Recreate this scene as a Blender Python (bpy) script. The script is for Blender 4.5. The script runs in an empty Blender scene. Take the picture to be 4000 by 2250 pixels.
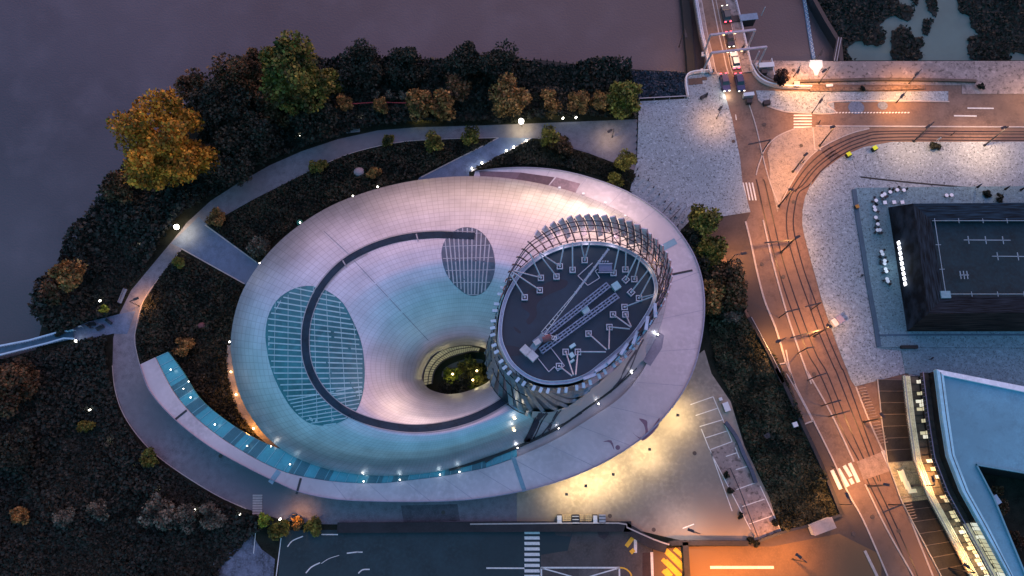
import bpy, math, random
import numpy as np
from mathutils import Vector, Matrix
from mathutils.bvhtree import BVHTree
random.seed(7); rng = np.random.default_rng(7)
SC = bpy.context.scene; COL = SC.collection
# ---------------- camera ----------------
H = 155.0; FPX = 3000.0; NAD = (2100.0, 1950.0)
wz = -Vector(((NAD[0]-2000)/FPX, -(NAD[1]-1125)/FPX, -1)).normalized()
wx = (Vector((1, 0, 0)) - wz*wz.x).normalized(); wy = wz.cross(wx)
RM = Matrix((wx, wy, wz))
cd = bpy.data.cameras.new('camera'); cam = bpy.data.objects.new('camera', cd); COL.objects.link(cam)
cam.matrix_world = Matrix.Translation((0, 0, H)) @ RM.to_4x4()
cd.sensor_width = 36; cd.lens = FPX/4000*36; cd.clip_end = 3000; cd.clip_start = 1
SC.camera = cam
# ---------------- dusk sky, afterglow sun ----------------
SUN_EL, SUN_AZ = 9, 15     # afterglow in the north, behind the river
w = bpy.data.worlds.new('World'); SC.world = w; w.use_nodes = True
nt = w.node_tree; nt.nodes.clear(); N = nt.nodes.new; L = nt.links.new
out = N('ShaderNodeOutputWorld'); b1 = N('ShaderNodeBackground'); b2 = N('ShaderNodeBackground'); add = N('ShaderNodeAddShader')
sky = N('ShaderNodeTexSky'); sky.sky_type = 'NISHITA'; sky.sun_disc = False
sky.sun_elevation = math.radians(SUN_EL); sky.sun_rotation = math.radians(SUN_AZ)
L(sky.outputs[0], b1.inputs[0]); b1.inputs[1].default_value = 0.05
tc = N('ShaderNodeTexCoord'); dot = N('ShaderNodeVectorMath'); dot.operation = 'DOT_PRODUCT'
dot.inputs[1].default_value = (0.42, 0.9, 0.0); L(tc.outputs['Generated'], dot.inputs[0])
mr = N('ShaderNodeMapRange'); mr.inputs[1].default_value = -1; mr.inputs[2].default_value = 1; L(dot.outputs['Value'], mr.inputs[0])
rp = N('ShaderNodeValToRGB'); L(mr.outputs[0], rp.inputs[0])
el = rp.color_ramp.elements
stops = [(0.0, (.03, .17, .28)), (.28, (.06, .36, .52)), (.42, (.08, .40, .72)), (.52, (.17, .37, .82)), (.63, (.50, .40, .82)), (.78, (1.08, .58, .70)), (1.0, (.9, .48, .42))]
el[0].position = stops[0][0]; el[0].color = (*stops[0][1], 1); el[1].position = 1; el[1].color = (*stops[-1][1], 1)
for p_, c_ in stops[1:-1]:
    e_ = el.new(p_); e_.color = (*c_, 1)
L(rp.outputs[0], b2.inputs[0]); b2.inputs[1].default_value = 1.22
L(b1.outputs[0], add.inputs[0]); L(b2.outputs[0], add.inputs[1]); L(add.outputs[0], out.inputs[0])
sl = bpy.data.lights.new('sun', 'SUN'); sl.energy = 0.35; sl.angle = math.radians(12); sl.color = (1, .62, .5)
so = bpy.data.objects.new('sun', sl); COL.objects.link(so)
sd = Vector((math.sin(math.radians(SUN_AZ))*math.cos(math.radians(SUN_EL+10)), math.cos(math.radians(SUN_AZ))*math.cos(math.radians(SUN_EL+10)), math.sin(math.radians(SUN_EL+10))))
so.rotation_euler = sd.to_track_quat('Z', 'Y').to_euler()
SC.view_settings.view_transform = 'Standard'; SC.view_settings.look = 'None'
SC.view_settings.exposure = 0; SC.view_settings.gamma = 1
try: SC.cycles.use_light_tree = True
except Exception: pass
SC.cycles.max_bounces = 4

# ---------------- photo pixel -> real point on a plane of known height ----------------
FR = dict(u=(0, 0, .644), a=(2600, 0, 1.8114), b=(2600, 700, 1.8114), c=(2600, 1450, 1.8114), d=(1800, 750, 1.449),
          e=(0, 1450, 1.8114), g=(1400, 1450, 1.8114), h=(0, 700, 1.8114), i=(0, 0, 1.8114), j=(1300, 0, 1.8114),
          k=(1000, 850, 1.811), m=(2650, 0, 3.45), n=(3400, 1350, 3.22), t=(1900, 780, 3.22), s=(1850, 1200, 2.635), p=(0, 0, 1))
def ray(f, x, y):
    x0, y0, s = FR[f]; px = x0+x/s; py = y0+y/s
    return RM @ Vector(((px-2000)/FPX, -(py-1125)/FPX, -1))
def P(f, x, y, z=0.0):
    r = ray(f, x, y); t = (z-H)/r.z
    return Vector((r.x*t, r.y*t, z))
def PL(f, pts, z=0.0): return [P(f, x, y, z) for x, y in pts]
def px_of(v):
    c = RM.transposed() @ (Vector(v)-Vector((0, 0, H)))
    return (2000+FPX*c.x/-c.z, 1125-FPX*c.y/-c.z)
def catmull(pts, n=8, closed=False):
    pts = [Vector(p) for p in pts]; o = []; m = len(pts)
    rngs = range(m if closed else m-1)
    for i in rngs:
        if closed: a, b, c, d = pts[i-1], pts[i], pts[(i+1) % m], pts[(i+2) % m]
        else: a, b, c, d = pts[max(i-1, 0)], pts[i], pts[i+1], pts[min(i+2, m-1)]
        for k in range(n):
            t = k/n
            o.append(.5*((2*b)+(c-a)*t+(2*a-5*b+4*c-d)*t*t+(3*b-a-3*c+d)*t**3))
    if not closed: o.append(pts[-1])
    return o
def resample(pts, n, closed=False):
    p = list(pts)+([pts[0]] if closed else [])
    ds = [0]
    for i in range(1, len(p)): ds.append(ds[-1]+(p[i]-p[i-1]).length)
    T = ds[-1]; o = []; j = 0
    for k in range(n):
        s = T*k/(n if closed else n-1)
        while j < len(ds)-2 and ds[j+1] < s: j += 1
        f = (s-ds[j])/max(1e-9, ds[j+1]-ds[j]); o.append(p[j].lerp(p[j+1], min(1, f)))
    return o
# ---------------- materials ----------------
MATS = {}
def mat(name, col, rough=.7, metal=0., emis=None, es=1., coat=0., var=.12, vs=.35, specks=0., spscale=1.6, big=0., bump=0., spec=.5, alpha=None):
    if name in MATS: return MATS[name]
    m = bpy.data.materials.new(name); MATS[name] = m; m.use_nodes = True
    t = m.node_tree; bs = t.nodes['Principled BSDF']; n = t.nodes.new; l = t.links.new
    bs.inputs['Roughness'].default_value = rough; bs.inputs['Metallic'].default_value = metal
    bs.inputs['Specular IOR Level'].default_value = spec
    if coat: bs.inputs['Coat Weight'].default_value = coat; bs.inputs['Coat Roughness'].default_value = .15
    geo = n('ShaderNodeNewGeometry')
    cur = None
    def mixin(fac, c2, prev):
        mx = n('ShaderNodeMix'); mx.data_type = 'RGBA'; mx.blend_type = 'MIX'
        l(fac, mx.inputs[0])
        if prev is None: mx.inputs[6].default_value = (*col, 1)
        else: l(prev, mx.inputs[6])
        mx.inputs[7].default_value = (*c2, 1)
        return mx.outputs[2]
    def noise(scale, det, lo, hi, mx_=1.):
        nz = n('ShaderNodeTexNoise'); nz.inputs['Scale'].default_value = scale; nz.inputs['Detail'].default_value = det
        l(geo.outputs['Position'], nz.inputs['Vector'])
        r = n('ShaderNodeMapRange'); r.inputs[1].default_value = lo; r.inputs[2].default_value = hi; r.inputs[4].default_value = mx_
        l(nz.outputs[0], r.inputs[0]); return r.outputs[0], nz
    nzf = None
    if var:
        f, nzf = noise(vs, 6, .35, .7); cur = mixin(f, tuple(max(0, c*(1-2*var)) for c in col), cur)
        f, _ = noise(vs*6.3, 4, .45, .75, .7); cur = mixin(f, tuple(min(1, c*(1+1.4*var)) for c in col), cur)
    if big:
        f, _ = noise(.045, 4, .42, .66); cur = mixin(f, tuple(c*(1-big) for c in col), cur)
    if specks:
        f, _ = noise(spscale, 3, .56, .66, specks); cur = mixin(f, tuple(c*.18 for c in col), cur)
        f, _ = noise(spscale*.6, 5, .57, .72, specks*.8); cur = mixin(f, tuple(min(1, c*1.5) for c in col), cur)
    if cur is not None: l(cur, bs.inputs['Base Color'])
    else: bs.inputs['Base Color'].default_value = (*col, 1)
    if bump and nzf:
        bp = n('ShaderNodeBump'); bp.inputs['Strength'].default_value = bump; bp.inputs['Distance'].default_value = .2
        nz = n('ShaderNodeTexNoise'); nz.inputs['Scale'].default_value = 2.; nz.inputs['Detail'].default_value = 5
        l(geo.outputs['Position'], nz.inputs['Vector']); l(nz.outputs[0], bp.inputs['Height']); l(bp.outputs[0], bs.inputs['Normal'])
    if emis:
        bs.inputs['Emission Color'].default_value = (*emis, 1); bs.inputs['Emission Strength'].default_value = es
    return m
def leafmat(name, c1, c2, sc=.5, v=(.55, 1.5)):
    if name in MATS: return MATS[name]
    m = bpy.data.materials.new(name); MATS[name] = m; m.use_nodes = True
    t = m.node_tree; bs = t.nodes['Principled BSDF']; n = t.nodes.new; l = t.links.new
    bs.inputs['Roughness'].default_value = .65; bs.inputs['Specular IOR Level'].default_value = .25
    g = n('ShaderNodeNewGeometry'); nz = n('ShaderNodeTexNoise'); nz.inputs['Scale'].default_value = sc; nz.inputs['Detail'].default_value = 4
    l(g.outputs['Position'], nz.inputs['Vector'])
    r = n('ShaderNodeValToRGB'); l(nz.outputs[0], r.inputs[0]); e = r.color_ramp.elements
    e[0].position = .38; e[0].color = (*c1, 1); e[1].position = .64; e[1].color = (*c2, 1)
    mx = n('ShaderNodeMix'); mx.data_type = 'RGBA'; mx.blend_type = 'MULTIPLY'; mx.inputs[0].default_value = 1
    mr = n('ShaderNodeMapRange'); mr.inputs[3].default_value = v[0]*.9; mr.inputs[4].default_value = v[1]
    l(g.outputs['Random Per Island'], mr.inputs[0]); l(r.outputs[0], mx.inputs[6]); l(mr.outputs[0], mx.inputs[7])
    l(mx.outputs[2], bs.inputs['Base Color'])
    return m
# ---------------- mesh collector ----------------
class MB:
    def __init__(s): s.v = []; s.f = []; s.uv = []; s.smooth = False
    def add(s, vs, fs, uvs=None):
        o = len(s.v); s.v += [tuple(v) for v in vs]
        for k, f in enumerate(fs):
            s.f.append(tuple(i+o for i in f)); s.uv.append(uvs[k] if uvs else None)
        return s
    def box(s, c, size, rz=0., tilt=None):
        cx, cy, cz = c; a, b, d = size[0]/2, size[1]/2, size[2]/2; R = Matrix.Rotation(rz, 3, 'Z')
        if tilt is not None: R = tilt
        vs = [Vector(c)+R@Vector((x*a, y*b, z*d)) for z in (-1, 1) for x, y in ((-1, -1), (1, -1), (1, 1), (-1, 1))]
        return s.add(vs, [(3, 2, 1, 0), (4, 5, 6, 7), (0, 1, 5, 4), (1, 2, 6, 5), (2, 3, 7, 6), (3, 0, 4, 7)])
    def beam(s, p0, p1, wd, ht):
        p0 = Vector(p0); p1 = Vector(p1); z = (p1-p0); ln = z.length; z.normalize()
        x = z.cross(Vector((0, 0, 1)));
        if x.length < 1e-3: x = Vector((1, 0, 0))
        x.normalize(); y = x.cross(z); R = Matrix((x, z, -y)).transposed()
        return s.box((p0+p1)/2, (wd, ln, ht), tilt=R)
    def tube(s, p0, p1, r0, r1=None, n=8):
        r1 = r0 if r1 is None else r1; p0 = Vector(p0); p1 = Vector(p1); z = (p1-p0).normalized()
        x = z.orthogonal().normalized(); y = z.cross(x)
        vs = [p+x*(math.cos(2*math.pi*i/n)*r)+y*(math.sin(2*math.pi*i/n)*r) for p, r in ((p0, r0), (p1, r1)) for i in range(n)]
        fs = [(i, (i+1) % n, n+(i+1) % n, n+i) for i in range(n)]+[tuple(range(n-1, -1, -1)), tuple(range(n, 2*n))]
        return s.add(vs, fs)
    def pipe(s, pts, r, n=6):
        for a, b in zip(pts[:-1], pts[1:]): s.tube(a, b, r, r, n)
        return s
    def prism(s, poly, z0, z1):
        n = len(poly); a = sum(poly[i][0]*poly[(i+1) % n][1]-poly[(i+1) % n][0]*poly[i][1] for i in range(n))
        if a < 0: poly = list(reversed(poly))
        vs = [(p[0], p[1], z0) for p in poly]+[(p[0], p[1], z1) for p in poly]
        return s.add(vs, [tuple(range(n, 2*n)), tuple(range(n-1, -1, -1))]+[(i, (i+1) % n, n+(i+1) % n, n+i) for i in range(n)])
    def loft(s, rows, closed=False, flip=False, uvr=None):
        n = len(rows[0]); vs = [p for r in rows for p in r]; fs = []; uv = []
        for j in range(len(rows)-1):
            for i in range(n if closed else n-1):
                k = (i+1) % n; f = (j*n+i, j*n+k, (j+1)*n+k, (j+1)*n+i)
                u0, u1 = i/n, (i+1)/n; v0, v1 = j/(len(rows)-1), (j+1)/(len(rows)-1)
                q = [(u0, v0), (u1, v0), (u1, v1), (u0, v1)]
                if flip: f = f[::-1]; q = q[::-1]
                fs.append(f); uv.append(q)
        return s.add(vs, fs, uv)
    def band(s, A, B, z0, z1):           # solid band between two plan curves
        n = len(A)
        tA = [Vector((p[0], p[1], z1)) for p in A]; tB = [Vector((p[0], p[1], z1)) for p in B]
        bA = [Vector((p[0], p[1], z0)) for p in A]; bB = [Vector((p[0], p[1], z0)) for p in B]
        return s.loft([bA, tA, tB, bB, bA])
    def line(s, pts, wd, z0, z1):        # flat strip along a plan polyline
        n = len(pts); Lf, Rt = [], []
        for i, p in enumerate(pts):
            q = Vector(pts[min(i+1, n-1)])-Vector(pts[max(i-1, 0)]); q = Vector((-q.y, q.x, 0)).normalized()*wd/2
            p = Vector(p); Lf.append(p+q); Rt.append(p-q)
        s.band(Lf, Rt, z0, z1)
        for A, B in (((Lf[0]), (Rt[0])), ((Lf[-1]), (Rt[-1]))):
            s.add([(A.x, A.y, z0), (B.x, B.y, z0), (B.x, B.y, z1), (A.x, A.y, z1)], [(0, 1, 2, 3)])
        return s
    def disc(s, c, r, z0, z1, n=14): return s.prism([(c[0]+r*math.cos(2*math.pi*i/n), c[1]+r*math.sin(2*math.pi*i/n)) for i in range(n)], z0, z1)
    def ball(s, c, r, n=8, sq=(1, 1, 1)):
        rows = [[Vector((c[0]+sq[0]*r*math.sin(math.pi*j/n)*math.cos(2*math.pi*i/(2*n)), c[1]+sq[1]*r*math.sin(math.pi*j/n)*math.sin(2*math.pi*i/(2*n)), c[2]-sq[2]*r*math.cos(math.pi*j/n))) for i in range(2*n)] for j in range(n+1)]
        return s.loft(rows, closed=True)
    def mesh(s, name, org=(0, 0, 0)):
        me = bpy.data.meshes.new(name); o = Vector(org)
        me.from_pydata([(a-o.x, b-o.y, c-o.z) for a, b, c in s.v], [], s.f)
        if any(u is not None for u in s.uv):
            ul = me.uv_layers.new(name='UVMap'); k = 0
            for f, u in zip(s.f, s.uv):
                for q in range(len(f)):
                    ul.data[k].uv = u[q] if u is not None else (0, 0); k += 1
        if s.smooth:
            for p in me.polygons: p.use_smooth = True
        me.update(); return me
def tag(o, label=None, cat=None, group=None, kind=None):
    if label: o['label'] = label
    if cat: o['category'] = cat
    if group: o['group'] = group
    if kind: o['kind'] = kind
    return o
def obj(name, mb, m, parent=None, label=None, cat=None, group=None, kind=None):
    if parent is None:
        v = np.array(mb.v); org = ((v[:, 0].min()+v[:, 0].max())/2, (v[:, 1].min()+v[:, 1].max())/2, v[:, 2].min())
        me = mb.mesh(name, org); o = bpy.data.objects.new(name, me); o.location = org
    else:
        org = Vector(parent['_o']) if '_o' in parent else Vector((0, 0, 0))
        me = mb.mesh(name, org); o = bpy.data.objects.new(name, me); o.parent = parent; o['_o'] = list(org)
    COL.objects.link(o); me.materials.append(m)
    return tag(o, label, cat, group, kind)
def thing(name, label, cat, loc=(0, 0, 0), group=None, world=False):
    # world=True: parts are written in world coordinates and moved to the Empty
    o = bpy.data.objects.new(name, None); COL.objects.link(o); o.location = loc
    o.empty_display_size = .3
    if world: o['_o'] = list(loc)
    return tag(o, label, cat, group)
def struct(name, mb, m): return obj(name, mb, m, kind='structure')
def kids(o): return [c for c in bpy.data.objects if c.parent == o]
def dup(r, loc, rz=0., label=None, group=None, scale=None):
    def cp(o, par):
        c = o.copy(); COL.objects.link(c); c.parent = par
        for k in KID.get(o.name, []): cp(k, c)
        return c
    c = cp(r, None); c.location = loc; c.rotation_euler = (0, 0, rz)
    if scale: c.scale = scale if hasattr(scale, '__len__') else (scale,)*3
    if label: c['label'] = label
    if group: c['group'] = group
    return c
KID = {}
def freeze(r):       # remember children of a prototype
    def rec(o):
        KID[o.name] = kids(o)
        for k in KID[o.name]: rec(k)
    rec(r); return r
def plight(name, loc, energy, col, parent=None, r=.15, spot=None, aim=None):
    l = bpy.data.lights.new(name, 'SPOT' if spot else 'POINT'); l.energy = energy; l.color = col; l.shadow_soft_size = r
    if spot: l.spot_size = math.radians(spot); l.spot_blend = .95
    o = bpy.data.objects.new(name, l); COL.objects.link(o); loc = Vector(loc)
    if parent is not None:
        o.parent = parent
        if '_o' in parent: loc = loc-Vector(parent['_o'])
    o.location = loc
    if aim is not None: o.rotation_euler = (-(Vector(aim))).to_track_quat('Z', 'Y').to_euler()
    return o
ORD = ['first', 'second', 'third', 'fourth', 'fifth', 'sixth', 'seventh', 'eighth', 'ninth', 'tenth', 'eleventh', 'twelfth', 'thirteenth', 'fourteenth', 'fifteenth', 'sixteenth', 'seventeenth', 'eighteenth', 'nineteenth', 'twentieth', 'twenty-first', 'twenty-second', 'twenty-third', 'twenty-fourth', 'twenty-fifth', 'twenty-sixth', 'twenty-seventh', 'twenty-eighth', 'twenty-ninth', 'thirtieth']
WARM = (1, .43, .12); PEACH = (1, .60, .34); WHITE = (1, .93, .8); COOL = (.8, .92, 1)

# ================= materials used =================
M_water = mat('river_water', (.068, .061, .072), rough=.28, var=.24, vs=.02, bump=.3, spec=.5, big=.16)
M_teal = mat('green_water', (.085, .155, .15), rough=.5, var=.08, vs=.05, spec=.3)
M_soil = mat('dark_soil', (.022, .024, .018), rough=.95, var=.3, vs=.6, spec=.1)
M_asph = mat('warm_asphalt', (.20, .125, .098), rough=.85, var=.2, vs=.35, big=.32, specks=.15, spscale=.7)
M_brown = mat('brown_asphalt', (.085, .058, .050), rough=.85, var=.15, vs=.3, big=.3)
M_blueasph = mat('blue_black_asphalt', (.020, .042, .052), rough=.8, var=.2, vs=.25, big=.35)
M_path = mat('path_gravel', (.20, .185, .215), rough=.9, var=.2, vs=.8, big=.3)
M_bluepath = mat('blue_slate_path', (.13, .17, .26), rough=.8, var=.2, vs=.7, big=.2)
M_granite = mat('speckled_granite_paving', (.33, .37, .42), rough=.85, var=.26, vs=1.5, specks=.9, spscale=3.4, big=.30)
M_granite2 = mat('bluish_stone_paving', (.17, .28, .33), rough=.85, var=.24, vs=1.4, specks=.7, spscale=3.0, big=.25)
M_stone = mat('pale_stone', (.33, .26, .25), rough=.85, var=.3, vs=.5, specks=.7, spscale=1.3, big=.3)
M_tram = mat('tram_bed_paving', (.20, .12, .092), rough=.85, var=.2, vs=1.0, big=.2)
M_rail = mat('dark_steel_rail', (.03, .025, .028), rough=.4, metal=.6, var=0)
M_white = mat('white_road_paint', (.72, .68, .66), rough=.7, var=.12, vs=3)
M_yellow = mat('yellow_road_paint', (.75, .42, .03), rough=.7, var=.12, vs=3)
M_kerb = mat('pale_kerb_stone', (.45, .38, .36), rough=.8, var=.12, vs=2)
M_conc = mat('yard_concrete', (.31, .26, .22), rough=.85, var=.2, vs=.2, big=.3)
M_dark = mat('dark_metal', (.03, .03, .035), rough=.5, metal=.3, var=0)
M_black = mat('black_rubber', (.015, .015, .016), rough=.8, var=0)
M_grey = mat('grey_metal', (.32, .32, .36), rough=.5, metal=.3, var=.05)
M_pale = mat('pale_painted_metal', (.62, .62, .66), rough=.5, var=.04)
M_bulb = mat('lamp_glow', (1, 1, 1), emis=(1, .93, .8), es=14, var=0)
M_bulbw = mat('warm_lamp_glow', (1, .8, .5), emis=(1, .7, .35), es=12, var=0)
M_bulbc = mat('cool_lamp_glow', (1, 1, 1), emis=(.85, .95, 1), es=9, var=0)
M_trunk = mat('bark', (.06, .045, .035), rough=.95, var=.2, vs=2)
# ================= ground, water, roads =================
def slab(name, m, f, pts, z0, z1, smooth=0, kind='structure', zp=None):
    q = PL(f, pts, z1 if zp is None else zp)
    if smooth: q = catmull(q, smooth, closed=True)
    mb = MB().prism(q, z0, z1); return struct(name, mb, m)
WZ = -3.0
mb = MB(); mb.add([(-900, -900, WZ), (900, -900, WZ), (900, 900, WZ), (-900, 900, WZ)], [(0, 1, 2, 3)])
struct('river_water', mb, M_water)
shore = [(-900, 940), (0, 905), (90, 880), (110, 800), (130, 700), (200, 600), (270, 520), (330, 450), (400, 350), (470, 260), (560, 210), (700, 190), (860, 165),
         (1000, 160), (1300, 168), (1500, 165), (1600, 175), (1728, 182), (1728, 190)]
q = PL('u', shore+[(1900, 165), (1905, 156), (2102, 155), (2160, 152), (3600, 152), (3600, 2300), (-900, 2300)], 0)
mb = MB().prism(q, -3.5, 0); struct('ground', mb, M_soil)
# green basin right of the lock wall
mb = MB().prism(PL('u', [(2052, -400), (2052, 0), (2112, 105), (2118, 154), (3600, 151), (3600, -400)], WZ), WZ-.2, WZ+.05)
struct('basin_water', mb, M_teal)
# everything paved east of the museum: one asphalt sheet
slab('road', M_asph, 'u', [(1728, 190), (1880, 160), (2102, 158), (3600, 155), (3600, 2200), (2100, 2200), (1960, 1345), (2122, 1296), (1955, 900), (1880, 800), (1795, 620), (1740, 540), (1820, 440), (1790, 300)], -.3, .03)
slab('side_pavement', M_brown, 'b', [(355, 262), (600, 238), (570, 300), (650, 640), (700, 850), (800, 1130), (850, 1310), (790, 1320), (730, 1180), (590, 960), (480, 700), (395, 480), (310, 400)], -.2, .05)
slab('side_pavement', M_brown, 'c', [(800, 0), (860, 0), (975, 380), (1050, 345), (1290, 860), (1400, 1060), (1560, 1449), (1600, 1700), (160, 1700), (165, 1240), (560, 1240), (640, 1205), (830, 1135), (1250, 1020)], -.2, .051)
slab('ring_path', M_path, 'u', [(1603, 300), (1400, 308), (1200, 316), (1050, 320), (950, 328), (850, 350), (760, 380), (680, 415), (600, 460), (530, 505), (470, 560), (430, 610), (380, 670), (330, 730), (300, 790), (285, 850), (283, 920), (290, 980), (310, 1040), (350, 1100), (400, 1150), (470, 1200), (550, 1248), (620, 1280), (700, 1305), (780, 1318), (1000, 1322), (1400, 1322), (1400, 1225),
      (1050, 1235), (750, 1215), (600, 1140), (480, 1060), (400, 990), (370, 950), (352, 917), (343, 880), (340, 840), (360, 760), (400, 700), (455, 630), (510, 570), (560, 545), (640, 500), (740, 450), (820, 410), (900, 380), (1000, 358), (1100, 350), (1250, 346), (1350, 348), (1480, 385), (1600, 430)], -.2, .06)
slab('entrance_path', M_bluepath, 'u', [(500, 545), (520, 566), (655, 665), (660, 740), (610, 712), (457, 625), (430, 612)], -.2, .075)
slab('north_path', M_bluepath, 'u', [(1255, 346), (1340, 347), (1180, 432), (1180, 470), (1040, 470), (1055, 446)], -.2, .075)
slab('quay_path', M_bluepath, 'h', [(515, 1055), (620, 1010), (840, 955), (960, 930), (900, 1095), (800, 1092), (560, 1150), (515, 1130)], -.2, .09)
mb = MB()
for f, pts, wd in (('u', [(516, 566), (645, 660)], .22), ('u', [(457, 626), (615, 714)], .22), ('u', [(1254, 347), (1060, 446)], .25), ('u', [(1335, 349), (1185, 432)], .25),
                   ('u', [(352, 917), (343, 880), (340, 840), (360, 760), (400, 700), (455, 630)], .12), ('u', [(283, 920), (290, 980), (310, 1040), (350, 1100), (400, 1150), (470, 1200), (550, 1248), (620, 1280)], .15),
                   ('u', [(760, 440), (820, 411), (900, 381), (1000, 359), (1100, 351), (1250, 347)], .12)):
    mb.line(catmull(PL(f, pts), 6), wd, .0, .13)
struct('path_edging', mb, M_kerb)
# plazas (raised paving with kerbs)
slab('west_plaza', M_granite, 'u', [(1607, 255), (1728, 248), (1728, 190), (1812, 182), (1822, 230), (1842, 300), (1862, 400), (1868, 460), (1888, 533), (1800, 547), (1750, 540), (1702, 590), (1585, 480), (1603, 400)], -.3, .13)
slab('northeast_quay', M_stone, 'u', [(1886, 152), (2104, 154), (3600, 152), (3600, 236), (2420, 236), (2420, 214), (1985, 212), (1940, 196), (1908, 172)], -.3, .12)
slab('corner_pavement', M_granite, 'a', [(640, 640), (1100, 650), (2000, 645), (2000, 718), (1190, 722), (1197, 800), (905, 798), (800, 780), (700, 742), (655, 705)], -.3, .14)
isl = PL('a', [(912, 912), (1040, 900), (1438, 902), (1440, 914), (1310, 945), (1160, 1010), (1062, 1072), (985, 1150), (890, 1290), (820, 1400)]) + PL('b', [(790, 235), (762, 120), (735, 0)]) + PL('a', [(735, 1180), (718, 1080), (760, 990), (820, 950)])
struct('traffic_island', MB().prism(isl, -.3, .13), mat('pink_stone_paving', (.33, .26, .23), rough=.85, var=.15, vs=.9, specks=.6, spscale=4.0, big=.2))
east = PL('a', [(6000, 1000), (2536, 1004), (1600, 1006), (1400, 1042), (1240, 1112), (1105, 1212), (1020, 1330)])+PL('b', [(1035, 10), (985, 130), (968, 220), (966, 320), (982, 410), (1025, 570), (1065, 710), (1105, 860), (1155, 1010), (1215, 1180), (1310, 1420)])+PL('c', [(1340, 108), (1700, 15), (1790, 60), (2400, 1600), (6000, 1600)])
struct('east_plaza', MB().prism(east, -.3, .14), M_granite)
slab('pavilion_terrace', M_granite2, 'b', [(1335, 70), (1345, 60), (3400, 40), (3400, 1196), (1512, 1190), (1430, 800), (1380, 400)], -.3, .42)
slab('south_terrace', M_granite2, 'b', [(1515, 1194), (3600, 1199), (3600, 2300), (2000, 1420), (1700, 1372), (1668, 1210)], -.3, .3)
# tram bed
trb = PL('a', [(6000, 905), (1445, 912), (1310, 950), (1160, 1016), (1062, 1080), (985, 1158), (890, 1300), (830, 1400)])+PL('b', [(800, 230), (700, 290), (760, 620), (860, 960), (960, 1260), (1030, 1449)])+PL('c', [(1170, 300), (1330, 640), (1400, 780), (1560, 1100), (1750, 1449), (1900, 1800), (2060, 1800), (1890, 1449), (1770, 1150), (1670, 890), (1550, 600), (1430, 330), (1345, 110)])+PL('b', [(1305, 1420), (1210, 1180), (1150, 1010), (1100, 860), (1060, 710), (1020, 570), (977, 410), (961, 320), (963, 220), (980, 130), (1030, 10)])+PL('a', [(1015, 1330), (1100, 1212), (1236, 1112), (1396, 1040), (1600, 1002), (6000, 996)])
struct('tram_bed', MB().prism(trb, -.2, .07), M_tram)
mb = MB()
R1 = PL('a', [(640, 1270)])+PL('b', [(650, 40), (700, 260), (770, 540), (840, 780), (925, 1020), (1010, 1240)])+PL('c', [(1080, 0), (1160, 180), (1240, 400), (1370, 640), (1440, 800), (1560, 1040), (1690, 1330), (1760, 1500)])
R2 = PL('a', [(690, 1270)])+PL('b', [(705, 40), (755, 260), (820, 540), (895, 780), (980, 1020), (1065, 1240)])+PL('c', [(1135, 0), (1210, 180), (1300, 400), (1410, 640), (1490, 800), (1605, 1040), (1735, 1330), (1800, 1500)])
R3 = PL('a', [(6000, 972), (2536, 975), (1600, 972), (1370, 1012), (1200, 1090), (1070, 1190), (970, 1310)])+PL('b', [(895, 100), (860, 220), (855, 330), (872, 450), (930, 650), (1000, 850), (1090, 1100), (1190, 1330)])+PL('c', [(1205, 0), (1290, 220), (1370, 420), (1440, 600), (1505, 780)])
R4 = PL('a', [(6000, 992), (2536, 995), (1600, 994), (1390, 1030), (1230, 1105), (1100, 1210), (1015, 1310)])+PL('b', [(940, 100), (910, 220), (903, 330), (925, 450), (980, 650), (1052, 850), (1142, 1100), (1240, 1330)])+PL('c', [(1258, 0), (1340, 220), (1410, 420), (1475, 600), (1520, 780)])
R5 = PL('a', [(6000, 928), (2536, 932), (1600, 930), (1400, 952), (1240, 1010), (1100, 1090), (985, 1200), (890, 1340), (850, 1420)])
R6 = PL('a', [(6000, 946), (2536, 950), (1600, 948), (1400, 975), (1250, 1035), (1120, 1120), (1010, 1225), (915, 1360)])
for r in (R1, R2, R3, R4, R5, R6): mb.line(catmull(r, 8), .26, .0, .078)
struct('tram_rails', mb, M_rail)
# kerb strips, pale lane lines
mb = MB()
for f, pts, wd, in (('b', [(565, 300), (600, 440), (650, 670), (700, 860), (765, 1020), (805, 1140), (850, 1300)], .35), ('b', [(690, 290), (760, 600), (860, 960), (960, 1260), (1030, 1449)], .32),
                    ('c', [(1000, 0), (1170, 300), (1330, 640)], .3), ('c', [(1410, 800), (1560, 1110), (1750, 1449), (1850, 1650)], .28), ('c', [(850, -150), (900, 60), (1045, 350), (1170, 600), (1290, 860), (1400, 1060), (1570, 1449)], .28),
                    ('c', [(820, 20), (975, 380)], .28), ('c', [(972, 378), (1045, 350)], .28), ('c', [(1345, 110), (1430, 330), (1550, 600), (1670, 890), (1770, 1150), (1890, 1449)], .3), ('b', [(785, 1312), (852, 1300)], .25),
                    ('b', [(785, 1312), (850, 1449)], .25), ('b', [(852, 1300), (910, 1449)], .2),
                    ('a', [(1040, 905), (1055, 1062)], .25), ('a', [(1055, 1062), (1100, 1060)], .25), ('a', [(1060, 893), (2536, 900), (3300, 902)], .28), ('a', [(1440, 912), (1310, 946), (1160, 1012), (1062, 1075), (985, 1152), (890, 1295), (815, 1440)], .2),
                    ('a', [(912, 912), (820, 950), (760, 990), (700, 1062), (655, 1180), (640, 1240)], .22), ('a', [(590, 740), (640, 900), (690, 1120), (740, 1300), (800, 1449)], .2), ('a', [(655, 705), (700, 742), (800, 780), (905, 798), (1197, 802), (1190, 720), (2005, 720)], .25),
                    ('c', [(1408, 1270), (1500, 1460)], .5)):
    mb.line(catmull(PL(f, pts), 6), wd, .0, .165)
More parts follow.
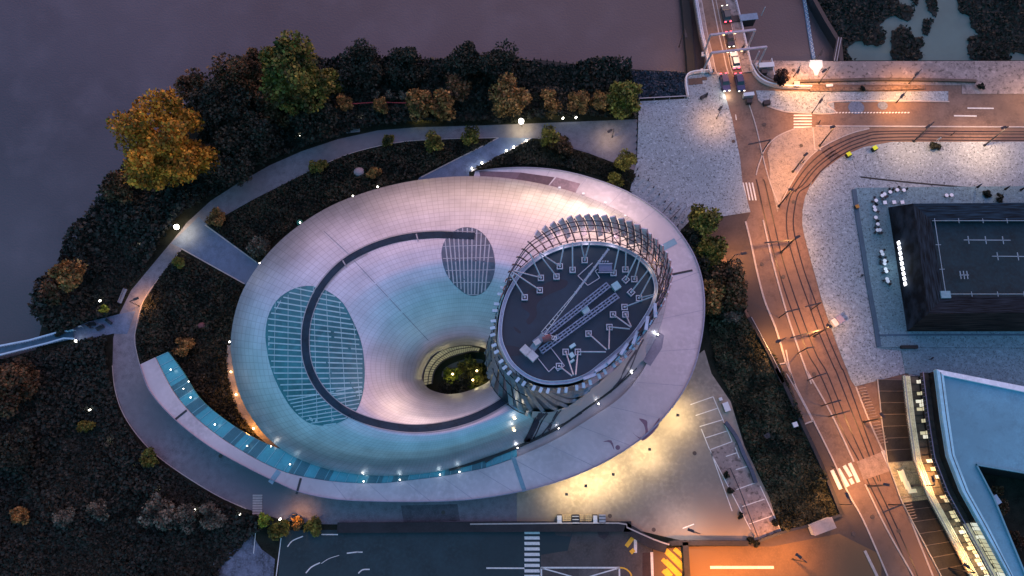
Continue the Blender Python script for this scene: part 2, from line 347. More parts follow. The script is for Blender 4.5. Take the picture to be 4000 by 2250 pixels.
struct('kerb', mb, M_kerb)
# painted markings
mb = MB()
def quad(f, pts, z=.085): mb.prism(PL(f, pts), .02, z)
for k in range(5): quad('a', [(906, 812+k*21), (1034, 812+k*21), (1034, 822+k*21), (906, 822+k*21)])
for k in range(9): quad('g', [(1174, 1130+k*38.8), (1281, 1130+k*38.8), (1284, 1152+k*38.8), (1176, 1152+k*38.8)])
for A, B in (((1300, 650), (1365, 785)), ((1262, 668), (1310, 745)), ((1305, 760), (1325, 798)), ((1220, 690), (1290, 815)), ((1175, 700), (1238, 835)), ((1535, 562), (1592, 690))):
    mb.line(PL('c', [A, B]), .7, .02, .095)
for x in range(5): quad('b', [(520+x*22, 25), (530+x*22, 25), (556+x*22, 150), (546+x*22, 150)])
for f, pts, wd in (('a', [(2135, 766), (2320, 768)], .3), ('a', [(2040, 820), (2200, 822)], .3), ('a', [(2395, 652), (2760, 655)], .3), ('a', [(2480, 603), (2700, 603)], .3), ('a', [(495, 812), (500, 850)], .18),
                   ('c', [(315, 1388), (765, 1388)], .5), ('g', [(905, 1393), (1175, 1394)], .25), ('g', [(1290, 1390), (1848, 1390)], .3), ('g', [(1294, 1390), (1296, 1600)], .3), ('g', [(1846, 1390), (1850, 1600)], .3),
                   ('g', [(1294, 1392), (1500, 1450), (1620, 1490)], .22), ('g', [(1846, 1392), (1650, 1449), (1560, 1480)], .22), ('g', [(2075, 1280), (2085, 1600)], .5), ('g', [(1960, 1165), (1960, 1285)], .6),
                   ('e', [(2275, 1155), (2392, 1156)], .2), ('e', [(2035, 1242), (2070, 1200), (2145, 1168)], .2), ('e', [(2165, 1428), (2205, 1385), (2265, 1355)], .22), ('e', [(2455, 1288), (2536, 1278)], .22), ('g', [(-10, 1280), (30, 1280)], .2), ('g', [(0, 1430), (30, 1405), (80, 1402)], .22),
                   ('e', [(2275, 1360), (2330, 1325), (2400, 1303)], .1), ('e', [(1990, 1180), (1955, 1449)], .15), ('e', [(1810, 1130), (1795, 1290)], .12), ('e', [(1725, 1150), (1720, 1200)], .1), ('e', [(1625, 1150), (1620, 1200)], .1), ('e', [(1515, 1330), (1510, 1440)], .1)):
    mb.line(catmull(PL(f, pts), 4), wd, .02, .09)
# bays
for A, B in (((175, 237), (335, 181)), ((212, 314), (368, 262)), ((240, 392), (402, 344)), ((278, 473), (432, 424)), ((310, 557), (470, 498)), ((425, 603), (505, 577)), ((495, 697), (580, 672)), ((500, 838), (632, 790)), ((540, 958), (698, 905)), ((590, 1080), (748, 1025)), ((120, 1112), (200, 1082)), ((335, 181), (470, 498)), ((492, 540), (520, 615)), ((668, 812), (818, 1138)), ((315, 570), (600, 1120)), ((252, 410), (312, 560)), ((315, 560), (470, 990))):
    mb.line(PL('c', [A, B]), .17, .02, .152)
for k in range(24): mb.line(PL('a', [(1205+k*22, 800), (1217+k*22, 796)]), .25, .02, .09)
struct('road_markings', mb, M_white)
mb = MB()
for A, B in (((0, 1262), (150, 1400)), ((60, 1256), (145, 1330)), ((0, 1340), (110, 1449)), ((0, 1400), (40, 1449))):
    mb.line(PL('c', [A, B]), .75, .02, .09)
for A, B in (((2160, 1262), (2320, 1420)), ((2238, 1258), (2318, 1330)), ((2150, 1330), (2270, 1449)), ((2155, 1410), (2210, 1470)), ((1895, 1240), (1945, 1175)), ((1925, 1285), (1952, 1262))):
    mb.line(PL('g', [A, B]), .75, .02, .091)
mb.line(catmull(PL('g', [(1850, 1390), (1890, 1398), (1925, 1430), (1940, 1480)]), 4), .25, .02, .092)
struct('yellow_markings', mb, M_yellow)
for fx, fy in ((1348, 762), (1535, 748)):
    mb = MB(); c = P('a', fx, fy); r = 1.6 if fx < 1400 else 1.0
    mb.prism([(c.x+r*math.cos(t)*1.1, c.y+r*math.sin(t)) for t in [i*math.pi/8 for i in range(16)]], .02, .088)
    struct('blue_marking', mb, mat('blue_road_paint', (.13, .17, .25), var=.3, vs=3))
# yard, bottom road
slab('yard_paving', M_conc, 'u', [(1300, 1230), (1772, 880), (1790, 940), (1838, 1010), (1872, 1120), (1935, 1250), (1965, 1345), (1895, 1364), (1732, 1364), (1570, 1326), (1300, 1326)], -.2, .10)
slab('yard_bays', M_stone, 'c', [(310, 560), (500, 498), (668, 800), (820, 1140), (652, 1200), (600, 1110)], -.2, .145)
slab('south_road', M_blueasph, 'u', [(705, 1336), (740, 1333), (1580, 1333), (1640, 1360), (1640, 2200), (640, 2200), (700, 1449)], -.2, .045)
slab('dark_ramp', mat('ramp_asphalt', (.075, .060, .058), rough=.85, var=.2, vs=.4), 'g', [(1520, 1130), (1870, 1126), (2080, 1250), (2075, 1600), (1296, 1600), (1296, 1395), (1560, 1395), (1290, 1380), (1290, 1300), (1480, 1270)], -.2, .055)
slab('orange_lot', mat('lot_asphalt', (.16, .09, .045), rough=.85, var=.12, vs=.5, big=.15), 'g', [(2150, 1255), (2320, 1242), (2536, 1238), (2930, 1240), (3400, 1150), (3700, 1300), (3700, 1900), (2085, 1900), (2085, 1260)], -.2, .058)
slab('bottom_left_lot', mat('lot_blue', (.12, .14, .20), rough=.9, var=.35, vs=.5, specks=.6, spscale=.9), 'e', [(1560, 1200), (1780, 1150), (1850, 1260), (1945, 1330), (1935, 1449), (1925, 1600), (1430, 1600), (1560, 1380)], -.2, .05)
# lock basin stones: floor hatches

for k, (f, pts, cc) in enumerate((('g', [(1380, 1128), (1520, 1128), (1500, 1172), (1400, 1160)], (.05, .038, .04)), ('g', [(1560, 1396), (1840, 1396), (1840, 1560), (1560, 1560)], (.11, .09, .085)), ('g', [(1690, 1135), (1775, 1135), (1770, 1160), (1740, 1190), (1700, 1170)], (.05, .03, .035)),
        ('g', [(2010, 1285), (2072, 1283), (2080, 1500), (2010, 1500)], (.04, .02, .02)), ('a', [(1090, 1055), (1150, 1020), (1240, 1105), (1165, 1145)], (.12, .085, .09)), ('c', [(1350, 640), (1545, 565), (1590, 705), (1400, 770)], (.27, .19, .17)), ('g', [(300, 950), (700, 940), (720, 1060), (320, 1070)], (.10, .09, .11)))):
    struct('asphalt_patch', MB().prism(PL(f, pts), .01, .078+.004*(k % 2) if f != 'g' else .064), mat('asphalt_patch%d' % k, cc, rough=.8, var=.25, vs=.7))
rr = random.Random(8); mb = None
for f, x, y in (('a', 700, 880), ('a', 480, 1000), ('a', 960, 1030), ('b', 833, 690), ('b', 680, 600), ('b', 905, 160), ('c', 1050, 20), ('c', 1650, 1130), ('c', 1465, 1030), ('g', 1780, 1024), ('g', 2090, 1122), ('c', 205, 580), ('a', 905, 497), ('g', 600, 1000), ('e', 1560, 600), ('c', 1330, 1150)):
    c = P(f, x, y, .15); r = .4
    struct('manhole', MB().disc((c.x, c.y), r, .02, .168 if f != 'g' else .112, 14), mat('cast_iron', (.07, .05, .045), rough=.6, var=.2, vs=3))
# ================= museum =================
MUS = thing('museum_building', 'large pale oval museum with swirling tiled roof, sunken garden hole and lattice-crowned tower', 'museum', P('u', 1148, 928, 0), world=True)
M_ring = mat('ring_roof_metal', (.54, .46, .50), rough=.5, metal=.15, var=.13, vs=.16, big=.2, specks=.10, spscale=.5)
M_glassteal = mat('teal_canopy_glass', (.06, .30, .36), rough=.22, var=.12, vs=.4, spec=.8)
def shellmat():
    m = bpy.data.materials.new('pearl_shell_panels'); m.use_nodes = True
    t = m.node_tree; bs = t.nodes['Principled BSDF']; n = t.nodes.new; l = t.links.new
    uv = n('ShaderNodeUVMap'); sep = n('ShaderNodeSeparateXYZ'); l(uv.outputs[0], sep.inputs[0])
    def M(op, a, b=None):
        x = n('ShaderNodeMath'); x.operation = op
        for i, q in enumerate((a, b)):
            if q is None: continue
            if isinstance(q, (int, float)): x.inputs[i].default_value = q
            else: l(q, x.inputs[i])
        return x.outputs[0]
    U = M('MULTIPLY', sep.outputs[0], 190); V = M('MULTIPLY', sep.outputs[1], 42)
    lu = M('LESS_THAN', M('FRACT', U), .085); lv = M('LESS_THAN', M('FRACT', V), .10)
    ln = M('MAXIMUM', lu, lv)
    cb = n('ShaderNodeCombineXYZ'); l(M('FLOOR', U), cb.inputs[0]); l(M('FLOOR', V), cb.inputs[1])
    wn = n('ShaderNodeTexWhiteNoise'); wn.noise_dimensions = '2D'; l(cb.outputs[0], wn.inputs['Vector'])
    r = n('ShaderNodeMapRange'); r.inputs[3].default_value = .965; r.inputs[4].default_value = 1.02; l(wn.outputs['Value'], r.inputs[0])
    m1 = n('ShaderNodeMix'); m1.data_type = 'RGBA'; m1.blend_type = 'MULTIPLY'; m1.inputs[0].default_value = 1
    m1.inputs[6].default_value = (.57, .58, .62, 1); l(r.outputs[0], m1.inputs[7])
    g = n('ShaderNodeNewGeometry'); nz = n('ShaderNodeTexNoise'); nz.inputs['Scale'].default_value = .25; nz.inputs['Detail'].default_value = 5; l(g.outputs['Position'], nz.inputs['Vector'])
    r2 = n('ShaderNodeMapRange'); r2.inputs[1].default_value = .3; r2.inputs[2].default_value = .7; r2.inputs[3].default_value = .86; r2.inputs[4].default_value = 1.08; l(nz.outputs[0], r2.inputs[0])
    m2 = n('ShaderNodeMix'); m2.data_type = 'RGBA'; m2.blend_type = 'MULTIPLY'; m2.inputs[0].default_value = 1; l(m1.outputs[2], m2.inputs[6]); l(r2.outputs[0], m2.inputs[7])
    m3 = n('ShaderNodeMix'); m3.data_type = 'RGBA'; l(M('MULTIPLY', ln, .34), m3.inputs[0]); l(m2.outputs[2], m3.inputs[6]); m3.inputs[7].default_value = (.17, .16, .18, 1)
    l(m3.outputs[2], bs.inputs['Base Color']); bs.inputs['Roughness'].default_value = .46; bs.inputs['Metallic'].default_value = .8; bs.inputs['Specular IOR Level'].default_value = .3
    
    return m
M_shell = shellmat()
# --- outer ring ---
ro_px = [(352, 917), (378, 985), (440, 1055), (520, 1118), (600, 1165), (690, 1210), (760, 1240), (850, 1257), (950, 1262), (1050, 1263), (1150, 1260), (1240, 1250), (1350, 1228), (1440, 1200), (1520, 1164), (1600, 1115), (1660, 1062), (1710, 1000), (1745, 932), (1765, 855), (1773, 780), (1768, 710), (1750, 650), (1720, 598), (1680, 550), (1620, 505), (1550, 470), (1470, 443), (1400, 428), (1330, 422), (1260, 424), (1195, 432)]
mid_px = [(390, 899), (428, 973), (469, 1028), (526, 1080), (605, 1133), (693, 1179), (761, 1199), (854, 1213), (950, 1216), (1008, 1211), (1108, 1199), (1158, 1190), (1222, 1177), (1300, 1150), (1400, 1104), (1480, 1055), (1560, 1000), (1615, 935), (1650, 860), (1668, 780), (1670, 700), (1650, 640), (1600, 590), (1540, 550), (1480, 520), (1420, 495), (1360, 480), (1300, 468), (1250, 458), (1190, 450)]
in_px = [(421, 885), (455, 930), (500, 1000), (560, 1052), (622, 1092), (695, 1126), (760, 1140), (850, 1165), (950, 1170), (1008, 1165), (1108, 1150), (1158, 1140), (1222, 1125), (1300, 1100), (1380, 1060), (1450, 1010)]
RZ = 7.0
RO = resample(catmull(PL('u', ro_px, RZ), 8), 180); RM_ = resample(catmull(PL('u', mid_px, RZ), 8), 180)
# the roof strip is laid between outer and mid curve with matching stations
mb = MB(); mb.band(RO, RM_, RZ-.7, RZ)
obj('ring_roof', mb, M_ring, MUS)
mb = MB(); mb.band([p*1 for p in RO], [Vector((p.x+(q.x-p.x)*.03, p.y+(q.y-p.y)*.03, 0)) for p, q in zip(RO, RM_)], RZ+.004, RZ+.35)
obj('ring_parapet', mb, mat('parapet_metal', (.26, .26, .34), rough=.5, metal=.3), MUS)
obj('ring_deck', MB().band([p.lerp(q, .97) for p, q in list(zip(RO, RM_))[40:]], [q+(Vector((MUS.location.x, MUS.location.y, q.z))-q)*.3 for q in RM_[40:]], 5.7, 6.0), M_ring, MUS)
for i in range(46, 176, 7):
    a, b = RO[i], RM_[i]; obj('roof_seam', MB().line([a.lerp(b, .04), b], .10, RZ+.003, RZ+.012), mat('faint_seam', (.36, .32, .38), rough=.6), MUS)
# recessed wall under the ring
WO = [p.lerp(q, .22) for p, q in zip(RO, RM_)]
mb = MB(); mb.band([Vector((p.x, p.y, 0)) for p in WO], [Vector((p.x, p.y, 0)).lerp(Vector((q.x, q.y, 0)), .3) for p, q in zip(WO, RM_)], .1, RZ-.704)
obj('ring_wall', mb, mat('dark_facade_glass', (.03, .03, .045), rough=.3, spec=.6), MUS)
# teal canopy glass of the inner strip
ng = 82
RMg = resample(catmull(PL('u', mid_px[:14], RZ), 8), ng); RIg = resample(catmull(PL('u', in_px[:14], RZ), 8), ng)
mb = MB(); mb.band([p.lerp(q, .012) for p, q in zip(RMg, RIg)], RIg, RZ-.9, RZ-.35)
cg = obj('canopy_glass', mb, M_glassteal, MUS)
mb = MB(); SLT = {}
for i in range(0, ng, 1):
    a, b = RMg[i].lerp(RIg[i], .02), RIg[i]
    if i % 2 == 0: mb.beam(Vector((a.x, a.y, RZ-.30)), Vector((b.x, b.y, RZ-.30)), .10, .08)
    if (i//5) % 3 != 0:
        for k in range(4):
            f = .0+k*.25; j = min(i+1, ng-1)
            c = a.lerp(RMg[j].lerp(RIg[j], .02), f); d = b.lerp(RIg[j], f)
            if i % 5 > 1: SLT.setdefault(i//5, MB()).beam(Vector((c.x, c.y, RZ-.31)), Vector((d.x, d.y, RZ-.31)), .16, .06)
obj('glazing_bars', mb, mat('teal_metal', (.20, .42, .48), rough=.4, metal=.2), MUS)
for q in SLT.values(): obj('sun_slats', q, mat('dark_teal_slats', (.05, .15, .19), rough=.5), MUS)
# expansion joints / drains across ring
for A, B in (((440, 1056), (470, 1032)), ((746, 1243), (757, 1203)), ((1683, 692), (1742, 680))):
    obj('ring_joint', MB().line([P('u', *A, RZ), P('u', *B, RZ)], .42, RZ+.005, RZ+.06), M_dark, MUS)
for A, B, wd in (((1320, 1236), (1291, 1150), .8), ((1658, 628), (1700, 606), 1.3), ((680, 1215), (702, 1184), 1.)):
    obj('gutter', MB().line([P('u', *A, RZ), P('u', *B, RZ)], wd, RZ+.004, RZ+.05), mat('blue_gutter', (.16, .28, .36), rough=.4), MUS)
mb = MB(); mb.prism(PL('s', [(1720, 540), (1900, 250), (1960, 290), (1940, 420), (1820, 605)], RZ), RZ+.005, RZ+.05)
obj('dark_roof_panel', mb, mat('panel_dark', (.20, .18, .24), rough=.5), MUS)
mb = MB()
for n_, pts in enumerate(([(1205, 430), (1210, 452), (1290, 462), (1310, 434)], [(1310, 434), (1290, 462), (1370, 478), (1395, 446)], [(1400, 446), (1372, 478), (1440, 498), (1460, 462)])):
    obj('reddish_roof_panel', MB().prism(PL('u', pts, RZ), RZ+.005, RZ+.03), mat('reddish_panels%d' % n_, ((.15, .09, .11), (.11, .06, .075), (.26, .17, .20))[n_], rough=.55, var=.2), MUS)
mb = MB()
for pts in ([(1985, 335), (2040, 350), (2045, 390), (2055, 430), (2100, 370), (2130, 330), (2120, 390), (2060, 460), (2015, 490), (1990, 480), (1935, 430), (1990, 470), (2030, 440), (2020, 380)], [(1730, 500), (1790, 490), (1810, 560), (1780, 505)]):
    mb.prism(catmull(PL('g', pts, RZ), 3, closed=True), RZ+.004, RZ+.012)
c = P('g', 1835, 540, RZ); mb.disc((c.x, c.y), .45, RZ+.004, RZ+.012)
obj('rain_stain', mb, mat('wet_stain', (.19, .10, .15), rough=.4), MUS)
# --- shell ---
so_px = [(580, 860), (583, 905), (592, 955), (606, 1000), (630, 1046), (668, 1096), (720, 1138), (790, 1170), (860, 1188), (950, 1197), (1040, 1194), (1130, 1180), (1220, 1152), (1300, 1122), (1400, 1074), (1475, 1022), (1560, 960), (1620, 900), (1658, 830), (1676, 760), (1678, 700), (1665, 640), (1630, 590), (1585, 548), (1530, 518), (1460, 489), (1380, 466), (1290, 450), (1200, 443), (1100, 447), (1000, 462), (900, 490), (820, 524), (745, 572), (690, 620), (645, 674), (608, 736), (588, 800)]
hole_px = [(1063, 945), (1066, 962), (1076, 976), (1095, 985), (1125, 991), (1160, 988), (1195, 977), (1225, 962), (1240, 945), (1243, 925), (1240, 900), (1225, 880), (1205, 872), (1170, 868), (1130, 875), (1095, 890), (1074, 915)]
def closed_px(pts): return catmull([Vector((x, y, 0)) for x, y in pts], 10, closed=True)
SO = closed_px(so_px); HO = closed_px(hole_px); HC = Vector((1150, 930, 0))
def at_angle(curve, ang, c):
    d = Vector((math.cos(ang), math.sin(ang), 0)); best = 0; n = len(curve)
    for i in range(n):
        a = curve[i]-c; b = curve[(i+1) % n]-c
        ca = d.x*a.y-d.y*a.x; cb = d.x*b.y-d.y*b.x
        if ca*cb <= 0 and (a.dot(d) > 0 or b.dot(d) > 0):
            t = ca/(ca-cb) if ca != cb else 0; q = a.lerp(b, t); best = max(best, q.dot(d))
    return c+d*best
ZP = [(0, 7.3), (.03, 9.6), (.07, 11.6), (.12, 13.4), (.2, 15.3), (.3, 16.8), (.4, 17.6), (.5, 17.9), (.6, 17.4), (.7, 16.2), (.8, 14.4), (.88, 12.6), (.94, 10.8), (.975, 9.2), (1., 7.4)]
def zprof(t):
    for (a, za), (b, zb) in zip(ZP[:-1], ZP[1:]):
        if t <= b: return za+(zb-za)*(t-a)/(b-a)
    return ZP[-1][1]
NS, NT = 192, 44
rows = []
for j in range(NT+1):
    t = (j/NT); t = t*t*(3-2*t)*.35+t*.65; row = []
    for i in range(NS):
        an = 2*math.pi*i/NS; o = at_angle(SO, an, HC); h = at_angle(HO, an, HC); q = o.lerp(h, t); row.append(P('u', q.x, q.y, zprof(t)))
    rows.append(row)
under = [[Vector((p.x*.985+MUS.location.x*.015, p.y*.985+MUS.location.y*.015, 5.4)) for p in rows[0]], [Vector((p.x*.95+MUS.location.x*.05, p.y*.95+MUS.location.y*.05, 3.9)) for p in rows[0]], [Vector((p.x*.90+MUS.location.x*.10, p.y*.90+MUS.location.y*.10, .2)) for p in rows[0]]]
mb = MB(); mb.smooth = True; mb.loft(rows, closed=True)
shell = obj('roof_shell', mb, M_shell, MUS)
SHM = mb; BV = BVHTree.FromPolygons([tuple(v) for v in mb.v], mb.f)
mb = MB(); mb.smooth = True; mb.loft([rows[0]]+under, closed=True, flip=True)
obj('shell_underside', mb, mat('gold_soffit', (.42, .34, .28), rough=.4, metal=.3), MUS)
def S(f, x, y, off=.04):
    r = ray(f, x, y).normalized(); h = BV.ray_cast(Vector((0, 0, H)), r)
    if h[0] is None: return P(f, x, y, 12)
    return h[0]-r*off
def sstrip(mb, f, pts, wd, off=.05, sm=6, flank=False):   # strip of metric width on the shell, through photo points
    c = catmull([Vector((x, y, 0)) for x, y in pts], sm); Q = [S(f, p.x, p.y, off) for p in c]
    Lf, Rt = [], []
    for i, p in enumerate(Q):
        q = Q[min(i+1, len(Q)-1)]-Q[max(i-1, 0)]; n_ = Vector((-q.y, q.x, 0)).normalized()*wd/2
        def drop(v):
            if flank:
                o_ = Vector((0, 0, H)); h = BV.ray_cast(o_, (v-o_).normalized()); return (h[0]-(v-o_).normalized()*off) if h[0] else v
            h = BV.ray_cast(Vector((v.x, v.y, 60)), Vector((0, 0, -1))); return Vector((v.x, v.y, (h[0].z if h[0] else p.z)+off))
        Lf.append(drop(p+n_)); Rt.append(drop(p-n_))
    if wd < .6: mb.loft([Lf, Rt]); return mb
    rws_ = [Lf]+[[drop(a.lerp(b, k)) for a, b in zip(Lf, Rt)] for k in (.2, .4, .6, .8)]+[Rt]; mb.loft(rws_); return mb
# inner wall of the garden hole, its floor and lit window band
hr = [rows[-1]]
def hz(z, k): return [Vector((p.x+(MUS.location.x-p.x)*k, p.y+(MUS.location.y-p.y)*k, z)) for p in rows[-1]]
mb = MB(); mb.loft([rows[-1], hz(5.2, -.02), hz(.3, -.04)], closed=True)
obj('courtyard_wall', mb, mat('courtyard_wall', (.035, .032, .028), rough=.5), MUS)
hw = catmull(PL('k', [(1175, 1195), (1180, 1110), (1200, 1050), (1245, 985), (1320, 925), (1400, 890), (1480, 878), (1560, 876), (1615, 890)], 7.2), 8)
hw = resample(hw, 61); hwo = [p+Vector((0, 0, -2.6)) for p in hw]
mb = MB(); mb2 = MB()
def inward(p, d, z): v = Vector((MUS.location.x+1.2-p.x, MUS.location.y-p.y, 0)).normalized()*d; return Vector((p.x+v.x, p.y+v.y, z))
for i in range(60):
    for lv, (za, zb, da, db) in enumerate(((7.3, 5.9, .25, 1.0), (5.7, 4.4, 1.1, 1.7))):
        if i % 2 == 0: continue
        a, b = hw[i-1], hw[min(i+1, 60)]; a2 = a.lerp(b, .1); b2 = a.lerp(b, .9)
        mb.add([inward(a2, da, za), inward(b2, da, za), inward(b2, db, zb), inward(a2, db, zb)], [(0, 1, 2, 3)])
obj('lit_window_band', mb, mat('pale_lit_glass', (.42, .40, .26), rough=.3, emis=(.9, .8, .45), es=.12, var=.3, vs=1.5), MUS)
for zz, dd, rr in ((7.35, .2, .13), (5.8, 1.02, .13), (4.3, 1.72, .2)): obj('window_frame', MB().pipe([inward(p, dd, zz) for p in hw[::2]], rr), M_dark, MUS)
fl = [Vector((p.x*.99+MUS.location.x*.01, p.y, 0)) for p in hz(0, -.05)]
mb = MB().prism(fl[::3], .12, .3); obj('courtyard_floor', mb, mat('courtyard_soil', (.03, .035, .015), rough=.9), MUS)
mb = MB().prism(catmull(PL('k', [(1315, 1105), (1340, 1060), (1420, 1020), (1500, 1000), (1600, 1005), (1590, 1030), (1480, 1050), (1430, 1075), (1330, 1130)], .4), 4, closed=True), .3, .42)
obj('courtyard_terrace', mb, mat('courtyard_paving', (.22, .20, .18), rough=.8), MUS)
# dark ribbon groove with pale lip
rib = [(1194, 594), (1150, 592), (1100, 590), (1040, 594), (980, 606), (920, 628), (865, 660), (820, 705), (790, 755), (772, 810), (768, 868), (776, 920), (800, 970), (836, 1010), (880, 1040), (940, 1063), (1010, 1076), (1070, 1077), (1130, 1068), (1190, 1050), (1240, 1026), (1276, 1003)]
mb = MB(); sstrip(mb, 'u', rib, 1.4, .10, 8); obj('dark_gutter_ribbon', mb, mat('ribbon_glass', (.014, .035, .062), rough=.6, var=.25, vs=.4, spec=.2), MUS)
mb = MB()
def offpx(pts, d):
    o = []
    for i, p in enumerate(pts):
        a = Vector(pts[max(i-1, 0)]); b = Vector(pts[min(i+1, len(pts)-1)]); t = (b-a).normalized(); o.append((p[0]-t.y*d, p[1]+t.x*d))
    return o
sstrip(mb, 'u', offpx(rib, 10.3), .16, .16, 8); sstrip(mb, 'u', offpx(rib[5:], -10.3), .14, .16, 8)
for A, B in (((757*.0+1047, 588), (1052, 606)), ((862, 655), (872, 672))): sstrip(mb, 'u', [A, ((A[0]+B[0])/2, (A[1]+B[1])/2), B], .25, .2, 2)
obj('ribbon_edge', mb, M_grey, MUS)
# glass patches
def patch(name, pts, bars, cross, mcol, bmat, f='k'):
    C = closed_px(pts); cx = sum(p.x for p in C)/len(C); cy = sum(p.y for p in C)/len(C); c = Vector((cx, cy, 0))
    C = resample(C, 64, closed=True); rws = []
    for j in range(9):
        k = j/8
        rws.append([S(f, p.x+(cx-p.x)*k*.999, p.y+(cy-p.y)*k*.999, .055) for p in C])
    mb = MB(); mb.loft(rws, closed=True); g = obj('roof_window', mb, mcol, MUS)
    def inside(x, y):
        r = False; n = len(C)
        for i in range(n):
            a, b = C[i], C[i-1]
            if (a.y > y) != (b.y > y) and x < (b.x-a.x)*(y-a.y)/(b.y-a.y)+a.x: r = not r
        return r
    mb = MB()
    for (A, B), wd in bars+cross:
        A = Vector((*A, 0)); B = Vector((*B, 0)); run = []; n = 40
        for i in range(n+1):
            q = A.lerp(B, i/n); bow = 0
            if inside(q.x, q.y): run.append((q.x, q.y))
            elif len(run) > 1: break
        if len(run) > 2:
            q = run[::max(1, len(run)//6)];  q = q if q[-1] == run[-1] else q+[run[-1]]
            sstrip(mb, f, q, wd, .085, 2)
    o = obj('glazing_bars', mb, bmat, g)
    return g
M_bar1 = mat('pale_teal_bars', (.30, .50, .55), rough=.4); M_bar2 = mat('pale_grey_bars', (.45, .46, .52), rough=.4)
w1 = [(66, 830), (72, 900), (95, 1030), (150, 1180), (230, 1320), (310, 1410), (400, 1462), (520, 1470), (620, 1435), (700, 1380), (750, 1270), (770, 1120), (760, 960), (735, 850), (690, 740), (620, 610), (540, 540), (450, 495), (360, 482), (260, 505), (160, 570), (100, 660), (75, 740)]
bars = [((0, 440+44*i-3*i*.0), (860, 440+44*i+180-i*12)) for i in range(-1, 20)]
bars = [(q, .24) for q in bars]+[(((100, 1290+26*i), (820, 1150+34*i-i*4)), .2) for i in range(1, 10)]
cross = [(((140+88*i, 440), (120+105*i, 1500)), .10) for i in range(7)]
patch('a', w1, bars, cross, mat('roof_window_teal', (.035, .17, .20), rough=.22, var=.25, vs=.12), M_bar1)
w2 = [(1312, 270), (1320, 200), (1350, 140), (1400, 95), (1460, 70), (1520, 70), (1580, 92), (1630, 140), (1670, 210), (1690, 300), (1688, 380), (1665, 455), (1620, 520), (1560, 552), (1500, 548), (1440, 510), (1380, 450), (1335, 370)]
bars = [(((1325+34*i, 60), (1385+23*i, 570)), .22) for i in range(0, 11)]
cross = [(((1290, 120+85*i), (1710, 105+88*i)), .12) for i in range(0, 6)]
patch('b', w2, bars, cross, mat('roof_window_slate', (.10, .13, .18), rough=.25, var=.25, vs=.2), M_bar2)
for q in (rib[:4], rib[8:15]): obj('ribbon_over_window', sstrip(MB(), 'u', q, 1.36, .14, 8), mat('ribbon_glass', (.022, .045, .075)), MUS)
# seam lines on the shell
mb = MB()
for A, B in (((690, 300), (1220, 870)), ((480, 95), (690, 290))): sstrip(mb, 'k', [A, ((A[0]+B[0])/2, (A[1]+B[1])/2), B], .14, .06, 6)
obj('shell_seam', mb, mat('seam', (.26, .27, .32)), MUS)
# --- tower ---
DZ = 47.0
rim_d = [(215, 800), (218, 740), (232, 660), (255, 590), (285, 530), (330, 462), (390, 405), (450, 363), (520, 328), (600, 303), (680, 290), (760, 289), (840, 298), (920, 322), (990, 358), (1050, 408), (1090, 465), (1110, 530), (1108, 590), (1088, 650), (1050, 715), (1005, 780), (950, 845), (885, 905), (810, 965), (730, 1025), (640, 1070), (560, 1090), (480, 1090), (400, 1068), (330, 1025), (275, 970), (238, 900), (220, 850)]
TR = resample(catmull([(lambda p: Vector((p.x, p.y, DZ)))(P('d', x, y, DZ+3.0*max(0, min(1, (x-560)/160, (y-560)/160)))) for x, y in rim_d], 6, closed=True), 144, closed=True)
TC = sum((p for p in TR), Vector((0, 0, 0)))/144; TC.z = 0
def ang_of(p): return math.degrees(math.atan2(p.y-TC.y, p.x-TC.x)) % 360
def interp(tab, a):
    tab = sorted(tab); tab = [(tab[-1][0]-360, tab[-1][1])]+tab+[(tab[0][0]+360, tab[0][1])]
    for (a0, v0), (a1, v1) in zip(tab[:-1], tab[1:]):
        if a0 <= a <= a1:
            t = (a-a0)/(a1-a0); t = t*t*(3-2*t); return v0+(v1-v0)*t
CH = [(0, 7.6), (40, 7.8), (90, 7.8), (125, 6.6), (150, 4.0), (170, 1.2), (200, .6), (235, .8), (270, 1.0), (295, 1.6), (320, 3.2), (340, 6.5)]
EX = [(0, 2.6), (40, 1.2), (90, 1.), (135, 2.2), (160, 3.4), (180, 3.8), (205, 3.0), (225, 2.0), (245, 1.2), (262, 1.4), (275, .6), (290, 0.), (310, -.3), (330, .4), (345, 1.4)]
SL = [(0, .5), (60, .4), (150, 1), (200, 1), (235, .85), (252, .72), (265, .58), (278, .42), (292, .30), (310, .26), (330, .30), (348, .42)]
BZ = [(0, 10), (60, 16), (150, 16), (220, 15.5), (240, 15), (258, 13), (272, 7.6), (300, 7.3), (340, 7.3)]
SOW = [P('u', p.x, p.y, 7.4) for p in SO]
def edge_r(a):     # distance of the shell's outer edge from the tower centre
    d = Vector((math.cos(math.radians(a)), math.sin(math.radians(a)), 0)); best = None
    for q0, q1 in zip(SOW, SOW[1:]+SOW[:1]):
        u0 = Vector((q0.x-TC.x, q0.y-TC.y, 0)); u1 = Vector((q1.x-TC.x, q1.y-TC.y, 0)); c0 = d.x*u0.y-d.y*u0.x; c1 = d.x*u1.y-d.y*u1.x
        if c0*c1 <= 0 and u0.dot(d) > 0: best = u0.lerp(u1, c0/(c0-c1) if c0 != c1 else 0).dot(d)
    return best or 20
EDGE = {}
def ext(a):
    k = round(a); e = interp(EX, a)
    if k not in EDGE: EDGE[k] = edge_r(k)
    return e
def rad(p, d): v = Vector((p.x-TC.x, p.y-TC.y, 0)).normalized()*d; return v
